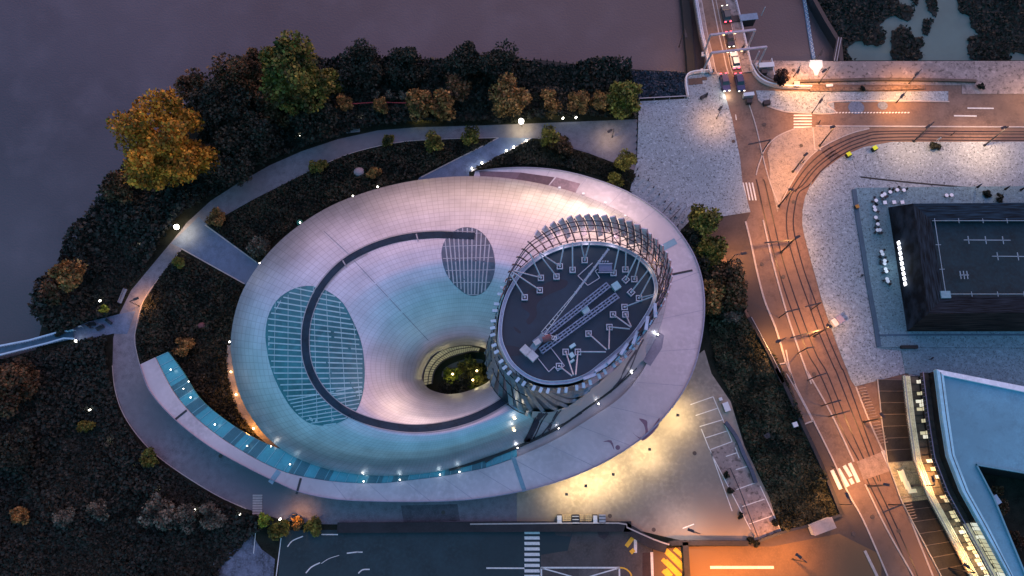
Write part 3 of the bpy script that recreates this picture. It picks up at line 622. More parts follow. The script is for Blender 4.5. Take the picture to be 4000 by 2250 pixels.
def tw(i, s):   # tower skin point, station i (float), s 0 = rim .. 1 = base
    p = TR[int(i) % 144].lerp(TR[(int(i)+1) % 144], i-int(i)); a = ang_of(p); e = ext(a); bz = interp(BZ, a)
    if a > 255 or a < 5:
        rb = EDGE[round(a)]-.25; ra = Vector((p.x-TC.x, p.y-TC.y, 0)).length; f = 1 if 266 < a else max(0, (a-255)/11) if a > 200 else 1-a/5
        e = e*(1-f)+(rb-ra-.35)*f; pw = 1.7+.9*f
    else: pw = 1.7
    return Vector((p.x, p.y, 0))+rad(p, .35+e*s**pw)+Vector((0, 0, DZ-.3-(DZ-bz)*s))
mb = MB(); mb.smooth = True; mb.loft([[tw(i, s/12) for i in range(144)] for s in range(13)], closed=True, flip=True)
TWM = mb
obj('tower_wall', mb, mat('tower_dark_glass', (.02, .035, .045), rough=.3, var=.3, vs=.5), MUS)
mb = MB().prism([(p.x, p.y) for p in TR[::2]], DZ-.8, DZ); obj('tower_deck', mb, mat('deck_membrane', (.017, .040, .070), rough=.6, var=.2, vs=.12, big=.3), MUS)
mb = MB().prism(catmull(PL('d', [(340, 640), (380, 560), (440, 540), (520, 500), (600, 500), (590, 540), (480, 590), (430, 640), (430, 700), (390, 750), (370, 730), (390, 690)], DZ), 4, closed=True), DZ+.003, DZ+.01)
mb.prism(catmull(PL('d', [(300, 760), (340, 790), (330, 800), (305, 780)], DZ), 3, closed=True), DZ+.003, DZ+.01)
mb.prism(catmull(PL('d', [(250, 870), (330, 880), (350, 920), (270, 925)], DZ), 3, closed=True), DZ+.003, DZ+.01)
obj('damp_patch', mb, mat('wet_membrane', (.012, .015, .028), rough=.45), MUS)
mb = MB(); mb.band(TR+[TR[0]], [p-rad(p, .45) for p in TR+[TR[0]]], DZ+.004, DZ+.45)
obj('deck_rim', mb, mat('rim_metal', (.30, .34, .46), rough=.45, metal=.2, var=.15, vs=2), MUS)
for d_ in (.45, .0):
    mb = MB(); mb.pipe([p-rad(p, d_)+Vector((0, 0, .55)) for p in TR+[TR[0]]], .07, 5)
    obj('rim_rail', mb, mat('rail_light', (.42, .50, .62), rough=.4, metal=.2), MUS)
# smooth pearl cladding over the lower tower from south to east
fi = [j for j in range(144) if 236 < ang_of(TR[j]) or ang_of(TR[j]) < 12]
fi = sorted(fi, key=lambda j: (ang_of(TR[j])+120) % 360)
rws = []
for q in range(15):
    row = []
    for j in fi:
        a = ang_of(TR[j]); s0 = interp(SL, a)*.93; s = s0+(1.0-s0)*q/14; p = tw(j, s); row.append(p+rad(p, .42+.25*math.sin(math.pi*q/14)))
    rws.append(row)
FLK = MB(); FLK.smooth = True; FLK.loft(rws)
obj('smooth_cladding', FLK, mat('pearl_cladding', (.52, .46, .47), rough=.45, metal=.4, var=.06, vs=.3), MUS)
# sweeping louvre blades down the tower wall
M_lv1 = mat('louvre_blue', (.16, .24, .30), rough=.35, metal=.3, var=.25, vs=.6); M_lv2 = mat('louvre_mauve', (.46, .40, .50), rough=.35, metal=.3, var=.2, vs=.6)
rl = random.Random(3); stn = []; i_ = 0.
while i_ < 144: stn.append(i_); _a = ang_of(TR[int(i_)]); i_ += 2.7 if 150 < _a < 225 else (4.6 if _a > 262 or _a < 60 else 2.2)
for i0 in stn:
    a = ang_of(TR[int(i0) % 144])
    if 55 < a < 150: continue
    sk = interp([(160, 0), (180, 0), (205, -1), (225, -5), (245, -11), (262, -15), (280, -19), (300, -24), (325, -28), (345, -26), (20, -16), (60, 0)], a)
    sgn = -1 if (ang_of(TR[(int(i0)+1) % 144])-a) % 360 < 180 else 1
    mb = MB(); wdt = 2.0 if 150 < a < 235 else 1.45
    A, B, A2, B2 = [], [], [], []
    smx = 1.0
    for s_ in range(13):
        q_ = s_/12; i = (i0+(-sk)*sgn*-1*q_) % 144; s = q_**1.1*interp(SL, ang_of(TR[int(i)]))*(.97 if 150 < a < 215 else 1)
        p = tw(i, s); r_ = rad(p, 1)
        A.append(p+r_*.15); B.append(tw((i+wdt*(.62 if a < 225 else (.42 if a < 262 else .0))) % 144, s+(0 if 60 < a < 262 else .016))+r_*(.55 if a < 262 and a > 60 else .5))
    mb.loft([A, B]); mb.loft([[v-Vector((0, 0, .35)) for v in A], [v-Vector((0, 0, .35)) for v in B]], flip=True); mb.loft([B, [v-Vector((0, 0, .35)) for v in B]])
    obj('louvre', mb, M_lv1 if 150 < a < 262 else M_lv2, MUS)
# horizontal floor bands between the blades on the west side
for s in (.06, .34, .62, .9): obj('floor_band', MB().pipe([tw(i % 144, s)+rad(tw(i % 144, s), .5) for i in [j for j in range(0, 144, 2) if 150 < ang_of(TR[j]) < 240]], .10, 4), M_dark, MUS)
_BVo = BV; BVC = MB(); BVC.v = list(SHM.v)+list(FLK.v); BVC.f = list(SHM.f)+[tuple(q+len(SHM.v) for q in f) for f in FLK.f]; BV = BVHTree.FromPolygons([tuple(v) for v in BVC.v], BVC.f)
# dark window slots in the flank south-east of the tower
mb = MB()
for pts, wd in (([(540, 1395), (580, 1320), (620, 1240), (655, 1160), (700, 1100), (770, 1040)], 2.2), ([(610, 1360), (650, 1290), (690, 1200), (740, 1120), (800, 1060), (880, 1000)], .5),
                ([(770, 1270), (800, 1200), (850, 1110), (900, 1040)], 1.0), ([(680, 1340), (760, 1240), (830, 1150), (900, 1060), (1000, 960), (1100, 850)], .45),
                ([(1100, 850), (1230, 720), (1330, 600)], .2),
                ([(1440, 830), (1500, 760), (1545, 660), (1600, 560), (1680, 440)], .7), ([(1500, 770), (1580, 690), (1640, 570), (1690, 440), (1750, 330)], .5), ([(340, 1005), (400, 975), (520, 960), (640, 900)], .5)):
    mb = MB(); sstrip(mb, 's', pts, wd*.5, .12, 5, True); obj('dark_window_slot', mb, mat('slot_glass', (.03, .028, .045), rough=.5, spec=.2), MUS)
BV = _BVo
# small pale clips around the rim
for k in range(60):
    p = TR[int(k*144/60) % 144]; a = ang_of(p)
    if 150 < a < 335: q = p+rad(p, .9); obj('rim_bracket', MB().box((q.x, q.y, DZ+.1), (.75, .42, .4), math.radians(a)), mat('bracket_pale', (.40, .54, .66), rough=.4), MUS)
# crown: curved ribs, hoops, cladding blades
M_rib = mat('crown_steel', (.13, .08, .10), rough=.5, metal=.4, var=.1)
M_clad = mat('crown_cladding', (.85, .60, .66), rough=.7, metal=.0, var=.2, vs=.8)
def cr(i, s):   # crown point, s 0..1 up
    p = TR[int(i) % 144].lerp(TR[(int(i)+1) % 144], i-int(i)); a = ang_of(p); h = interp(CH, a)
    return Vector((p.x, p.y, 0))+rad(p, .55+(.35+.5*max(0, math.cos(math.radians(a-100))))*math.sin(s*2.0)*min(1, h/6)-.2*s)+Vector((0, 0, DZ-.5+(h+.5)*s))
idx = [k*144/64 for k in range(64)]
for i in idx:
    a = ang_of(TR[int(i) % 144]); h = interp(CH, a)
    if h < 1.3: continue
    sgn = 1 if (ang_of(TR[(int(i)+1) % 144])-a) % 360 < 180 else -1
    mb = MB(); pts = [cr((i-3.2*(s/8)) % 144, s/8) for s in range(9)]
    for q0, q1 in zip(pts[:-1], pts[1:]): mb.beam(q0, q1, .13, .2)
    obj('crown_rib', mb, M_rib, MUS)
for s, r in ((.12, .07), (.40, .075), (.66, .075), (.9, .075)):
    seg = [j for j in range(144) if interp(CH, ang_of(TR[j])) > 1.2]
    k0 = [q for q in seg if (q-1) % 144 not in seg][0]; run = []
    while k0 in seg: run.append(cr(k0, s)-rad(TR[k0], .25)); k0 = (k0+1) % 144
    obj('crown_hoop', MB().pipe(run, r, 5), M_rib, MUS)
for n_, i in enumerate(idx):
    a = ang_of(TR[int(i) % 144]); h = interp(CH, a)
    if h < 1.6 or 118 < a < 280: continue
    sgn = 1 if (ang_of(TR[(int(i)+1) % 144])-a) % 360 < 180 else -1
    north = 40 < a < 140; se = a > 285 and a < 350
    s0, s1 = (.0, 1.02) if north else ((.0, 1.06) if se else (.2, 1.0))
    wd = 1.25 if north else (.6 if a < 42 or a > 335 else 1.5)
    if north: s0 = .12 if n_ % 2 else .3
    A = [cr((i+.2-3.2*s) % 144, s)+rad(TR[int(i) % 144], .12) for s in [s0+(s1-s0)*q/6 for q in range(7)]]
    B = [cr((i+.2+wd-3.2*s) % 144, s)+rad(TR[int(i) % 144], (.42 if north else .2)) for s in [s0+(s1-s0)*q/6 for q in range(7)]]
    if sgn < 0: A, B = B, A
    mb = MB(); mb.loft([A, B]); off = rad(TR[int(i) % 144], .2); mb.loft([[v+off for v in A], [v+off for v in B]], flip=True); mb.add([A[-1], B[-1], B[-1]+off, A[-1]+off], [(0, 1, 2, 3)])
    obj('crown_blade', mb, mat('crown_pale_blade', (.30, .38, .52), rough=.4, metal=.2, var=.15) if se else M_clad, MUS)
for k, an in enumerate((60, 80, 100, 118, 30, 10)):
    j = min(range(144), key=lambda q: abs(ang_of(TR[q])-an)); p = TR[j]+rad(TR[j], .25); o = obj('rim_lamp', MB().box((p.x, p.y, DZ+.6), (.3, .3, .25)), M_dark, MUS)
    plight('rim_light', (p.x, p.y, DZ+1.6), 75 if an > 40 else 80, (1, .80, .84) if an > 40 else (1, .66, .4), MUS, .5)
for j in range(0, 144):
    a = ang_of(TR[j])
    if 272 < a < 356 and j % 4 == 0:
        p = cr(j, 1); t_ = Vector((-(p.y-TC.y), p.x-TC.x, 0)).normalized(); obj('crown_cap', MB().beam(p-t_*.95, p+t_*.95+rad(p, -.35), .42, .5), mat('cap_pale', (.42, .46, .60), rough=.5, var=.2, vs=1.5), MUS)
# diagonal bracing in the east
mb = MB()
for j in range(0, 144):
    a = ang_of(TR[j])
    if a < 75 or a > 345:
        if j % 4 == 0: mb.tube(cr(j, .05)-rad(TR[j], .3), cr((j+6) % 144, .9)-rad(TR[j], .6), .07, n=5); mb.tube(cr((j+6) % 144, .05)-rad(TR[j], .3), cr(j, .9)-rad(TR[j], .6), .07, n=5)
obj('crown_bracing', mb, M_rib, MUS)
# braces with square pads
pads = [(362, 600, [(280, 465)]), (447, 560, [(290, 450)]), (453, 490, [(300, 445), (392, 348)]), (541, 483, [(445, 352)]), (560, 425, [(447, 345), (585, 298)]), (632, 445, [(632, 285)]), (700, 390, [(680, 290), (730, 285)]),
        (863, 462, [(897, 310)]), (930, 443, [(935, 335)]), (932, 500, [(1000, 358)]), (980, 497, [(1015, 370)]), (962, 572, [(1062, 440)]), (1007, 605, [(1082, 465), (1095, 580)]), (925, 655, [(1090, 590)]), (930, 697, [(965, 762)]), (860, 697, [(962, 765)]),
        (840, 768, [(955, 775), (838, 888)]), (722, 805, [(825, 892)]), (593, 908, [(637, 1035)]), (662, 908, [(820, 905), (650, 1035)]), (556, 988, [(628, 1040)])]
M_brace = mat('brace_metal', (.50, .50, .58), rough=.45, metal=.2)
for n_, (x, y, tops) in enumerate(pads):
    c = P('d', x, y, DZ); mb = MB(); r = .38; rz = .75 if n_ in (9, 11) else 0
    for sx, sy, a_, b_ in ((0, 1, 2*r+.14, .14), (0, -1, 2*r+.14, .14), (1, 0, .14, 2*r-.14), (-1, 0, .14, 2*r-.14)):
        v = Matrix.Rotation(rz, 3, 'Z')@Vector((sx*r, sy*r, 0)); mb.box((c.x+v.x, c.y+v.y, DZ+.24), (a_, b_, .46), rz)
    mb.box((c.x, c.y, DZ+.3), (.3, .3, .55), rz)
    pad = obj('brace_pad', mb, M_brace, MUS)
    for q in tops:
        e = P('d', q[0], q[1], DZ+3.2); e = Vector((e.x, e.y, DZ+3.2))
        mb = MB(); mb.tube(c+Vector((0, 0, .5)), e, .105, n=6); obj('brace_strut', mb, M_brace, pad)
# deck kerbs (hatch outlines) and boxes
mb = MB()
for pts in ([(438, 945), (498, 1020), (530, 990), (548, 1015), (586, 985), (510, 885)], [(662, 478), (745, 405)], [(662, 478), (718, 532), (785, 490), (760, 450), (775, 440)]):
    obj('hatch_kerb', MB().pipe([v+Vector((0, 0, .3)) for v in PL('d', pts, DZ)], .075, 4), M_brace, MUS)
def dbox(name, x, y, sx, sy, sz, rz, m, z=DZ):
    c = P('d', x, y, z+sz/2); return obj(name, MB().box((c.x, c.y, z+sz/2), (sx, sy, sz), rz), m, MUS)
M_unit = mat('unit_pale_teal', (.42, .60, .66), rough=.5); ang = math.radians(33)
for x, y, sx, sy in ((878, 535, 1.1, 1.1), (706, 672, 1.1, .95), (632, 873, .9, .45), (628, 925, .6, .7), (630, 958, .65, .3), (540, 820, .5, .4)): dbox('roof_unit', x, y, sx, sy, .9, ang, M_unit)
u_ = dbox('plant_unit', 817, 432, 1.9, 1.3, 1.2, 0, mat('plant_slate', (.16, .19, .30), rough=.4, metal=.3))
for i in range(4):
    c = P('d', 790+i*14, 393, DZ+1.5); obj('duct', MB().tube((c.x, c.y, DZ), (c.x, c.y, DZ+1.6), .11, n=8), M_brace, u_)
for yy in (405, 455):
    c = P('d', 817, yy, DZ+1.6); obj('rail_bar', MB().box((c.x, c.y, DZ+1.55), (2.1, .1, .1)), M_brace, u_)
# gantry rails on the deck
M_beam = mat('track_steel', (.24, .30, .42), rough=.45, metal=.3, var=.3, vs=2.5)
for A, B in (((420, 855), (835, 525)), ((455, 900), (885, 585))):
    a = P('d', *A, DZ+1.2); b = P('d', *B, DZ+1.2); mb = MB(); d = (b-a).normalized(); n_ = Vector((-d.y, d.x, 0))
    for o_ in (-.4, 0, .4): mb.beam(a+n_*o_, b+n_*o_, .17, .2)
    k = int((b-a).length/.62)
    for i in range(k+1):
        q = a.lerp(b, i/k); mb.beam(q-n_*.5-Vector((0, 0, .15)), q+n_*.5-Vector((0, 0, .15)), .2, .1)
        if i % 4 == 0: mb.box((q.x, q.y, DZ+.5), (.25, .25, 1.0), ang)
    obj('crane_rail', mb, M_beam, MUS)
# museum wall lamps, roof spot lights
def roof_lamp(f, x, y, z, e=70, col=WHITE, r=.22, m=None, name='roof_lamp', up=.5):
    c = P(f, x, y, z+up); mb = MB(); mb.tube((c.x, c.y, z+.0), (c.x, c.y, z+up-.1), .07, n=6); mb.disc((c.x, c.y), r*1.15, z+up-.1, z+up-.02, 10)
    o = obj(name, mb, M_dark, MUS); g = MB(); g.ball((c.x, c.y, z+up+.1), r*.8, 5); g.smooth = True; obj('bulb', g, m or M_bulb, o)
    plight('lamp_light', (c.x, c.y, z+up+1.1), e*.22, col, MUS, .3)
for x, y in ((430, 930), (480, 1000), (541, 1068), (622, 1122), (730, 1168), (915, 1211), (1006, 1207), (1107, 1194), (1156, 1187)): roof_lamp('u', x, y, RZ-.3, 50, (.75, .95, 1), .17, M_bulbc)
for x, y in ((1302, 1126), (1405, 1077), (1506, 1016), (1589, 938), (1655, 842)): roof_lamp('u', x, y, RZ, 150, (.95, .95, 1), .19)
for x, y in ((462, 978), (475, 960), (682, 1123), (915, 1193), (1000, 1190), (1130, 1163), (1140, 1165)): roof_lamp('u', x, y, RZ, 90, WHITE, .12)
for x, y in ((1295, 1053), (1294, 1083)):
    c = S('u', x, y, .3); mb = MB(); mb.ball((c.x, c.y, c.z+.15), .15, 5, (1.6, 1, .7)); obj('roof_lamp', mb, M_bulbw, MUS); plight('lamp_light', (c.x, c.y, c.z+1.6), 30, WHITE, MUS)
for x, y in ((950, 470), (888, 493), (755, 560), (1240, 430), (654, 662), (641, 704), (618, 750), (600, 795), (578, 860)):
    c = P('u', x, y, 1.0); mb = MB(); mb.tube((c.x, c.y, .0), (c.x, c.y, .9), .06, n=6); o = obj('edge_lamp', mb, M_dark, MUS); g = MB().ball((c.x, c.y, 1.05), .17, 5); obj('bulb', g, M_bulb, o)
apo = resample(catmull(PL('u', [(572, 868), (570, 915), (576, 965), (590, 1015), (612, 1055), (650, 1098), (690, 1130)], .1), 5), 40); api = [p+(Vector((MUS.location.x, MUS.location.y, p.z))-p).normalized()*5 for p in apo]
obj('glow_apron', MB().band(apo, api, .02, .14), mat('glow_apron_pale', (.30, .24, .20), rough=.7, var=.2, vs=.7), MUS)  # pale strip added so the orange soffit glow shows
for x, y, e in ((577, 932, 220), (590, 990, 480), (634, 1076, 800)):
    c = P('u', x-4, y, 2.0); o = obj('soffit_lamp', MB().disc((c.x, c.y), .16, .2, .5, 8), M_bulbw, MUS); plight('soffit_light', (c.x+.5, c.y+.2, 2.4), e, (1, .42, .08), MUS, .5)
# floodlights in the channel between ring and shell on the north side
for x, y, e in ((1340, 470, 500), (1400, 477, 900), (1460, 492, 1500), (1515, 515, 2200), (1565, 548, 1500), (1610, 590, 700)):
    c = P('u', x+8, y-8, RZ+1.2); e *= .55; o = obj('floodlight', MB().box((c.x, c.y, RZ+.6), (.5, .35, .3)), M_pale, MUS); plight('flood', (c.x, c.y, RZ+4.6), e, (1, .74, .56), MUS, 3.)
# added pink fill light over the garden hole, with no lamp body
for f, x, y, z, e in (('k', 1130, 1180, 19.0, 420),):
    c = P(f, x, y, z); plight('funnel_fill', c, e, (1, .78, .72), MUS, 3.)
# yard wall lamps under the ring edge
for x, y, e in ((1690, 1042, 2600), (1620, 1125, 2600), (1530, 1185, 2300), (1462, 1212, 2200), (1415, 1232, 1200)):
    c = P('u', x, y, 5.2); c2 = c+Vector((c.x-MUS.location.x, c.y-MUS.location.y, 0)).normalized()*1.1
    o = obj('wall_lamp', MB().box((c2.x, c2.y, 5.6), (.5, .5, .3)), M_dark, MUS); g = MB().box((c2.x, c2.y, 5.42), (.35, .35, .06)); obj('lens', g, M_bulbw, o)
    plight('wall_light', (c2.x, c2.y, 5.2), e*1.7, (1, .75, .36), MUS, .4, spot=150, aim=(0, 0, -1))
# dark pipe and boxes standing in for the shade between shell and ring
mb = MB(); pr = catmull([S('u', x, y, 0) for x, y in ((1240, 1148), (1300, 1124), (1350, 1100), (1400, 1076), (1450, 1042), (1500, 1006), (1540, 977))], 5)
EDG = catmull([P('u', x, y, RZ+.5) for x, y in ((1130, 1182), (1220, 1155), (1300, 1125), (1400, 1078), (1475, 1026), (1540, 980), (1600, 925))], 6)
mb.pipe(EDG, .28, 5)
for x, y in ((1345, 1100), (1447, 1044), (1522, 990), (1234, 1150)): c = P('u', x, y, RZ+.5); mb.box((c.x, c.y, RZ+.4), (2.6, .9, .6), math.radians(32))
obj('edge_shadow_line', mb, M_dark, MUS)

# --- courtyard plants ---
# ================= vegetation =================
def quads(name, C, S_, m, parent=None, org=(0, 0, 0), flat=.0, **k):
    n = len(C); a = rng.normal(size=(n, 3)); a[:, 2] *= (1-flat); a /= np.linalg.norm(a, axis=1)[:, None]+1e-9
    b = rng.normal(size=(n, 3)); b[:, 2] *= (1-flat); b -= (b*a).sum(1)[:, None]*a; b /= np.linalg.norm(b, axis=1)[:, None]+1e-9
    S_ = np.asarray(S_).reshape(-1, 1); a = a*S_; b = b*S_*.8
    V = np.stack([C-a*.5-b*.5, C+a*.5-b*.5, C+a*.5+b*.5, C-a*.5+b*.5], 1).reshape(-1, 3)-np.array(org)
    me = bpy.data.meshes.new(name); me.vertices.add(4*n); me.vertices.foreach_set('co', V.ravel())
    me.loops.add(4*n); me.loops.foreach_set('vertex_index', np.arange(4*n, dtype=np.int32))
    me.polygons.add(n); me.polygons.foreach_set('loop_start', np.arange(0, 4*n, 4, dtype=np.int32)); me.polygons.foreach_set('loop_total', np.full(n, 4, dtype=np.int32))
    me.update(calc_edges=True); me.materials.append(m)
    o = bpy.data.objects.new(name, me); COL.objects.link(o)
    if parent: o.parent = parent
    return tag(o, **k)
def crown_pts(R, RZ_, nb, nl, seed, blob=.42):
    r = np.random.default_rng(seed); out = []
    d = r.normal(size=(nb, 3)); d /= np.linalg.norm(d, axis=1)[:, None]; d *= (r.uniform(.15, 1, (nb, 1))**.45)*(1-blob*.62)
    for c in d:
        br = blob*r.uniform(.6, 1.15); q = r.normal(size=(nl//nb, 3)); q /= np.linalg.norm(q, axis=1)[:, None]; q *= r.uniform(.55, 1.05, (len(q), 1)); q[:, 2] *= .8
        out.append(c+q*br)
    X = np.concatenate(out); X /= np.percentile(np.linalg.norm(X, axis=1), 96); X[:, 0] *= R; X[:, 1] *= R; X[:, 2] *= RZ_; return X
TREE_M = {}
def tree(name, label, f, x, y, R, RZ_, m, seed, zc=None, nl=2600, leaf=.42, nb=22, cat='tree', group=None, blob=.42, h0=None):
    zc = zc or RZ_*1.15+.6; c = P(f, x, y, zc); t = thing(name, label, cat, (c.x, c.y, 0), group)
    key = (R, RZ_, seed, nl)
    X = crown_pts(R, RZ_, nb, int(nl*1.25), seed, blob)+np.array([0, 0, zc]); X = X[X[:, 2] > .15]
    quads('crown', X, rng.uniform(.35, 1.4, len(X))*leaf, m, t)
    mb = MB(); r0 = max(.08, R*.06); mb.tube((0, 0, 0), (0, 0, zc), r0, r0*.5, 7)
    rr = random.Random(seed)
    for k in range(5):
        an = rr.uniform(0, 6.3); z0 = zc*rr.uniform(.45, .9); mb.tube((0, 0, z0), (math.cos(an)*R*.6, math.sin(an)*R*.6, zc+RZ_*rr.uniform(-.1, .5)), r0*.45, r0*.15, 5)
    mesh = mb.mesh('trunk'); o = bpy.data.objects.new('trunk', mesh); mesh.materials.append(M_trunk); COL.objects.link(o); o.parent = t
    return t
L_gold = leafmat('golden_leaves', (.20, .095, .012), (.62, .29, .03), .35)
L_green = leafmat('green_leaves', (.034, .036, .009), (.20, .165, .03), .3)
L_dark = leafmat('dark_leaves', (.014, .018, .013), (.032, .034, .023), .3, (.7, 1.35))
L_brown = leafmat('brown_leaves', (.028, .020, .012), (.15, .08, .035), .35)
L_orange = leafmat('orange_leaves', (.08, .045, .016), (.40, .21, .065), .6)
L_yel = leafmat('yellow_green_leaves', (.06, .055, .012), (.26, .22, .04), .6)
L_grey = leafmat('grey_leaves', (.035, .034, .027), (.17, .15, .11), .5)
L_lime = leafmat('lime_leaves', (.08, .11, .01), (.40, .42, .05), .8)
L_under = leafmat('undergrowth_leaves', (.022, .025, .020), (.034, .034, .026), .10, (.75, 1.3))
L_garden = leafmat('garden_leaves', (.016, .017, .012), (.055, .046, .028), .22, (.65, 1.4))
tree('broad_tree', 'big golden autumn tree leaning over the river bank', 'u', 416, 362, 9.8, 10.5, L_gold, 11, 14, 15000, .50, 60, blob=.26)
tree('broad_tree', 'tallest green tree rising above the riverside thicket', 'u', 738, 188, 6.6, 12.5, L_green, 12, 16, 12000, .50, 50, blob=.30)
TL_ = [('u', 600, 195, 5.5, 6, L_brown, 'brownish tree between the golden tree and the tallest tree, nearest the river'),
       ('u', 648, 165, 3.5, 5, L_brown, 'thin brown tree touching the river side of the tallest tree'),
       ('u', 487, 228, 4.0, 4, L_brown, 'low brown tree just above the golden crown by the water'),
       ('u', 560, 260, 6.5, 6.5, L_dark, 'dark tree right behind the golden tree'),
       ('u', 690, 268, 4.6, 4.5, L_brown, 'rust brown tree at the foot of the tallest tree'),
       ('u', 640, 340, 6, 5.5, L_dark, 'dark tree filling the gap above the curved path'),
       ('u', 580, 400, 6, 5.5, L_dark, 'dark tree between the golden tree and the curved path'),
       ('u', 838, 205, 3.0, 3.2, L_yel, 'small tree with a lit yellow patch beside the tallest tree'),
       ('u', 865, 262, 2.2, 2.6, L_orange, 'little amber tree at the left end of the row above the path'),
       ('u', 790, 300, 5, 5, L_dark, 'black green tree right of the tallest tree trunk'),
       ('u', 912, 163, 5.6, 4.2, L_dark, 'first round dark tree on the river edge right of the tallest tree'),
       ('u', 1023, 165, 4.6, 3.6, L_dark, 'second round dark tree along the river edge'),
       ('u', 1170, 158, 4.6, 3.8, L_dark, 'left one of two joined dark trees on the river edge'),
       ('u', 1250, 160, 5.4, 4.2, L_dark, 'right one of two joined dark trees on the river edge'),
       ('u', 1150, 218, 3.3, 3.4, L_brown, 'dull orange brown tree behind the lit pair of shrubs'),
       ('u', 957, 268, 1.9, 2.8, L_orange, 'small pinkish orange tree standing alone above the path'),
       ('u', 1052, 262, 3.3, 3.6, L_orange, 'orange tree lit from below at its left foot'),
       ('u', 1112, 262, 3.2, 3.6, L_orange, 'orange tree touching the right of the lit one'),
       ('u', 1286, 242, 4.4, 5.2, L_orange, 'largest amber tree of the row, left of the bright lamp'),
       ('u', 1384, 258, 2.9, 3.0, L_orange, 'rusty tree with a yellow uplight at its foot'),
       ('u', 1453, 260, 2.9, 3.0, L_orange, 'brownish orange tree in the middle of the right end of the row'),
       ('u', 1512, 254, 2.5, 3.0, L_orange, 'red orange tree glowing over a yellow uplight'),
       ('u', 1570, 245, 3.9, 3.8, L_yel, 'olive tree closing the row next to the pale plaza'),
       ('u', 1087, 358, 2.6, 2.6, L_yel, 'round olive bush tree overlapping the inner edge of the ring path'),
       ('u', 1190, 342, 2.4, 1.8, L_green, 'low green bush tree on the path edge left of the north path'),
       ('u', 978, 356, 1.5, 1.2, L_green, 'tiny shrub on the inner edge of the curved path'),
       ('u', 1378, 342, 2.8, 2.6, L_yel, 'olive tree at the corner right of the north path'),
       ('u', 1415, 362, 2.6, 2.2, L_brown, 'brown bushy tree next to the olive corner tree'),
       ('u', 1570, 412, 2.9, 2.8, L_yel, 'yellow olive tree against the pale plaza, upper one'),
       ('u', 1545, 455, 2.0, 1.8, L_yel, 'small speckled tree below the yellow olive tree'),
       ('u', 1768, 560, 3.7, 3.6, L_yel, 'olive tree at the top of the hedge strip'),
       ('u', 1740, 610, 3.0, 2.6, L_dark, 'dark tree close to the ring roof in the hedge strip'),
       ('u', 1790, 635, 3.6, 3.2, L_green, 'green tree second in the hedge strip'),
       ('u', 1760, 680, 3.4, 3.0, L_dark, 'dark green tree hugging the ring roof edge'),
       ('u', 1830, 700, 4.0, 3.6, L_brown, 'brownish tree bulging over the side pavement'),
       ('u', 1790, 745, 3.6, 3.2, L_orange, 'orange brown tree beside the ring roof'),
       ('u', 1845, 755, 3.0, 2.8, L_brown, 'russet tree at the pavement edge'),
       ('u', 1842, 800, 2.4, 1.9, L_grey, 'pale grey green shrub on the hedge strip'),
       ('u', 300, 480, 3.8, 3.6, L_brown, 'reddish brown tree low on the bank beneath the golden tree'),
       ('u', 172, 690, 3.4, 4.4, L_orange, 'amber flecked tree overhanging the left river bank'),
       ('u', 140, 735, 3.2, 3.0, L_brown, 'brown tree on the bank above the gangway'),
       ('u', 462, 874, 2.3, 1.9, L_orange, 'small orange bush at the start of the ring roof'),
       ('u', 452, 658, 1.4, 1.1, L_green, 'tiny green shrub inside the fork of the paths'),
       ('u', 545, 550, 2.2, 1.8, L_orange, 'dim orange shrub beside the fork of the blue path'),
       ('u', 258, 778, 1.1, 1.0, L_lime, 'small lit yellow shrub near the gangway landing'),
       ('u', 655, 620, 2.6, 1.8, L_grey, 'grey scrub by the museum edge above the blue path'),
       ('u', 800, 420, 2.0, 1.5, L_green, 'dull green shrub in the garden above the roof'),
       ('u', 940, 432, 1.5, 1.0, L_orange, 'pinkish shrub in the garden above the museum roof'),
       ('u', 402, 1290, 3.6, 2.6, L_grey, 'largest pale grey bush in the bottom left wood'),
       ('u', 466, 1300, 2.8, 2.2, L_grey, 'middle grey bush of the three in the bottom left wood'),
       ('u', 532, 1300, 2.8, 2.4, L_grey, 'grey bush nearest the road in the bottom left wood'),
       ('u', 243, 1288, 2.4, 2.2, L_grey, 'faint grey bush further left in the wood'),
       ('u', 160, 1300, 2.2, 2.0, L_grey, 'dim bush near the far left of the wood'),
       ('u', 46, 1300, 1.9, 1.6, L_orange, 'small rusty bush in the bottom left corner'),
       ('u', 22, 970, 5.6, 4.5, L_brown, 'brown tree below the gangway at the left edge'),
       ('u', 30, 1130, 5.0, 4.2, L_dark, 'dim green tree on the left edge of the picture'),
       ('u', 215, 1075, 1.6, 1.3, L_green, 'tiny lit green bush in the dark wood, upper one'),
       ('u', 375, 1150, 2.0, 1.6, L_green, 'green bush beside the dark side of the curved path'),
       ('u', 665, 1308, 1.6, 1.4, L_lime, 'lime yellow shrub beside the steps south of the museum'),
       ('u', 745, 1316, 1.5, .8, L_orange, 'orange lit shrub at the end of the path'),
       ('u', 790, 1325, 2.0, .9, L_yel, 'low olive shrub by the south road wall'),
       ('u', 700, 1330, 2.2, 1.0, L_yel, 'long low shrub between steps and south road')]
for k, (f, x, y, R, Rz, m, lb) in enumerate(TL_):
    small = R < 3
    tree('shrub' if R < 2.7 else 'tree', lb, f, x, y, R, Rz, m, 40+k, None, int(900+R*R*150), .28 if small else .42, 12 if small else 22, cat='shrub' if R < 2.7 else 'tree')
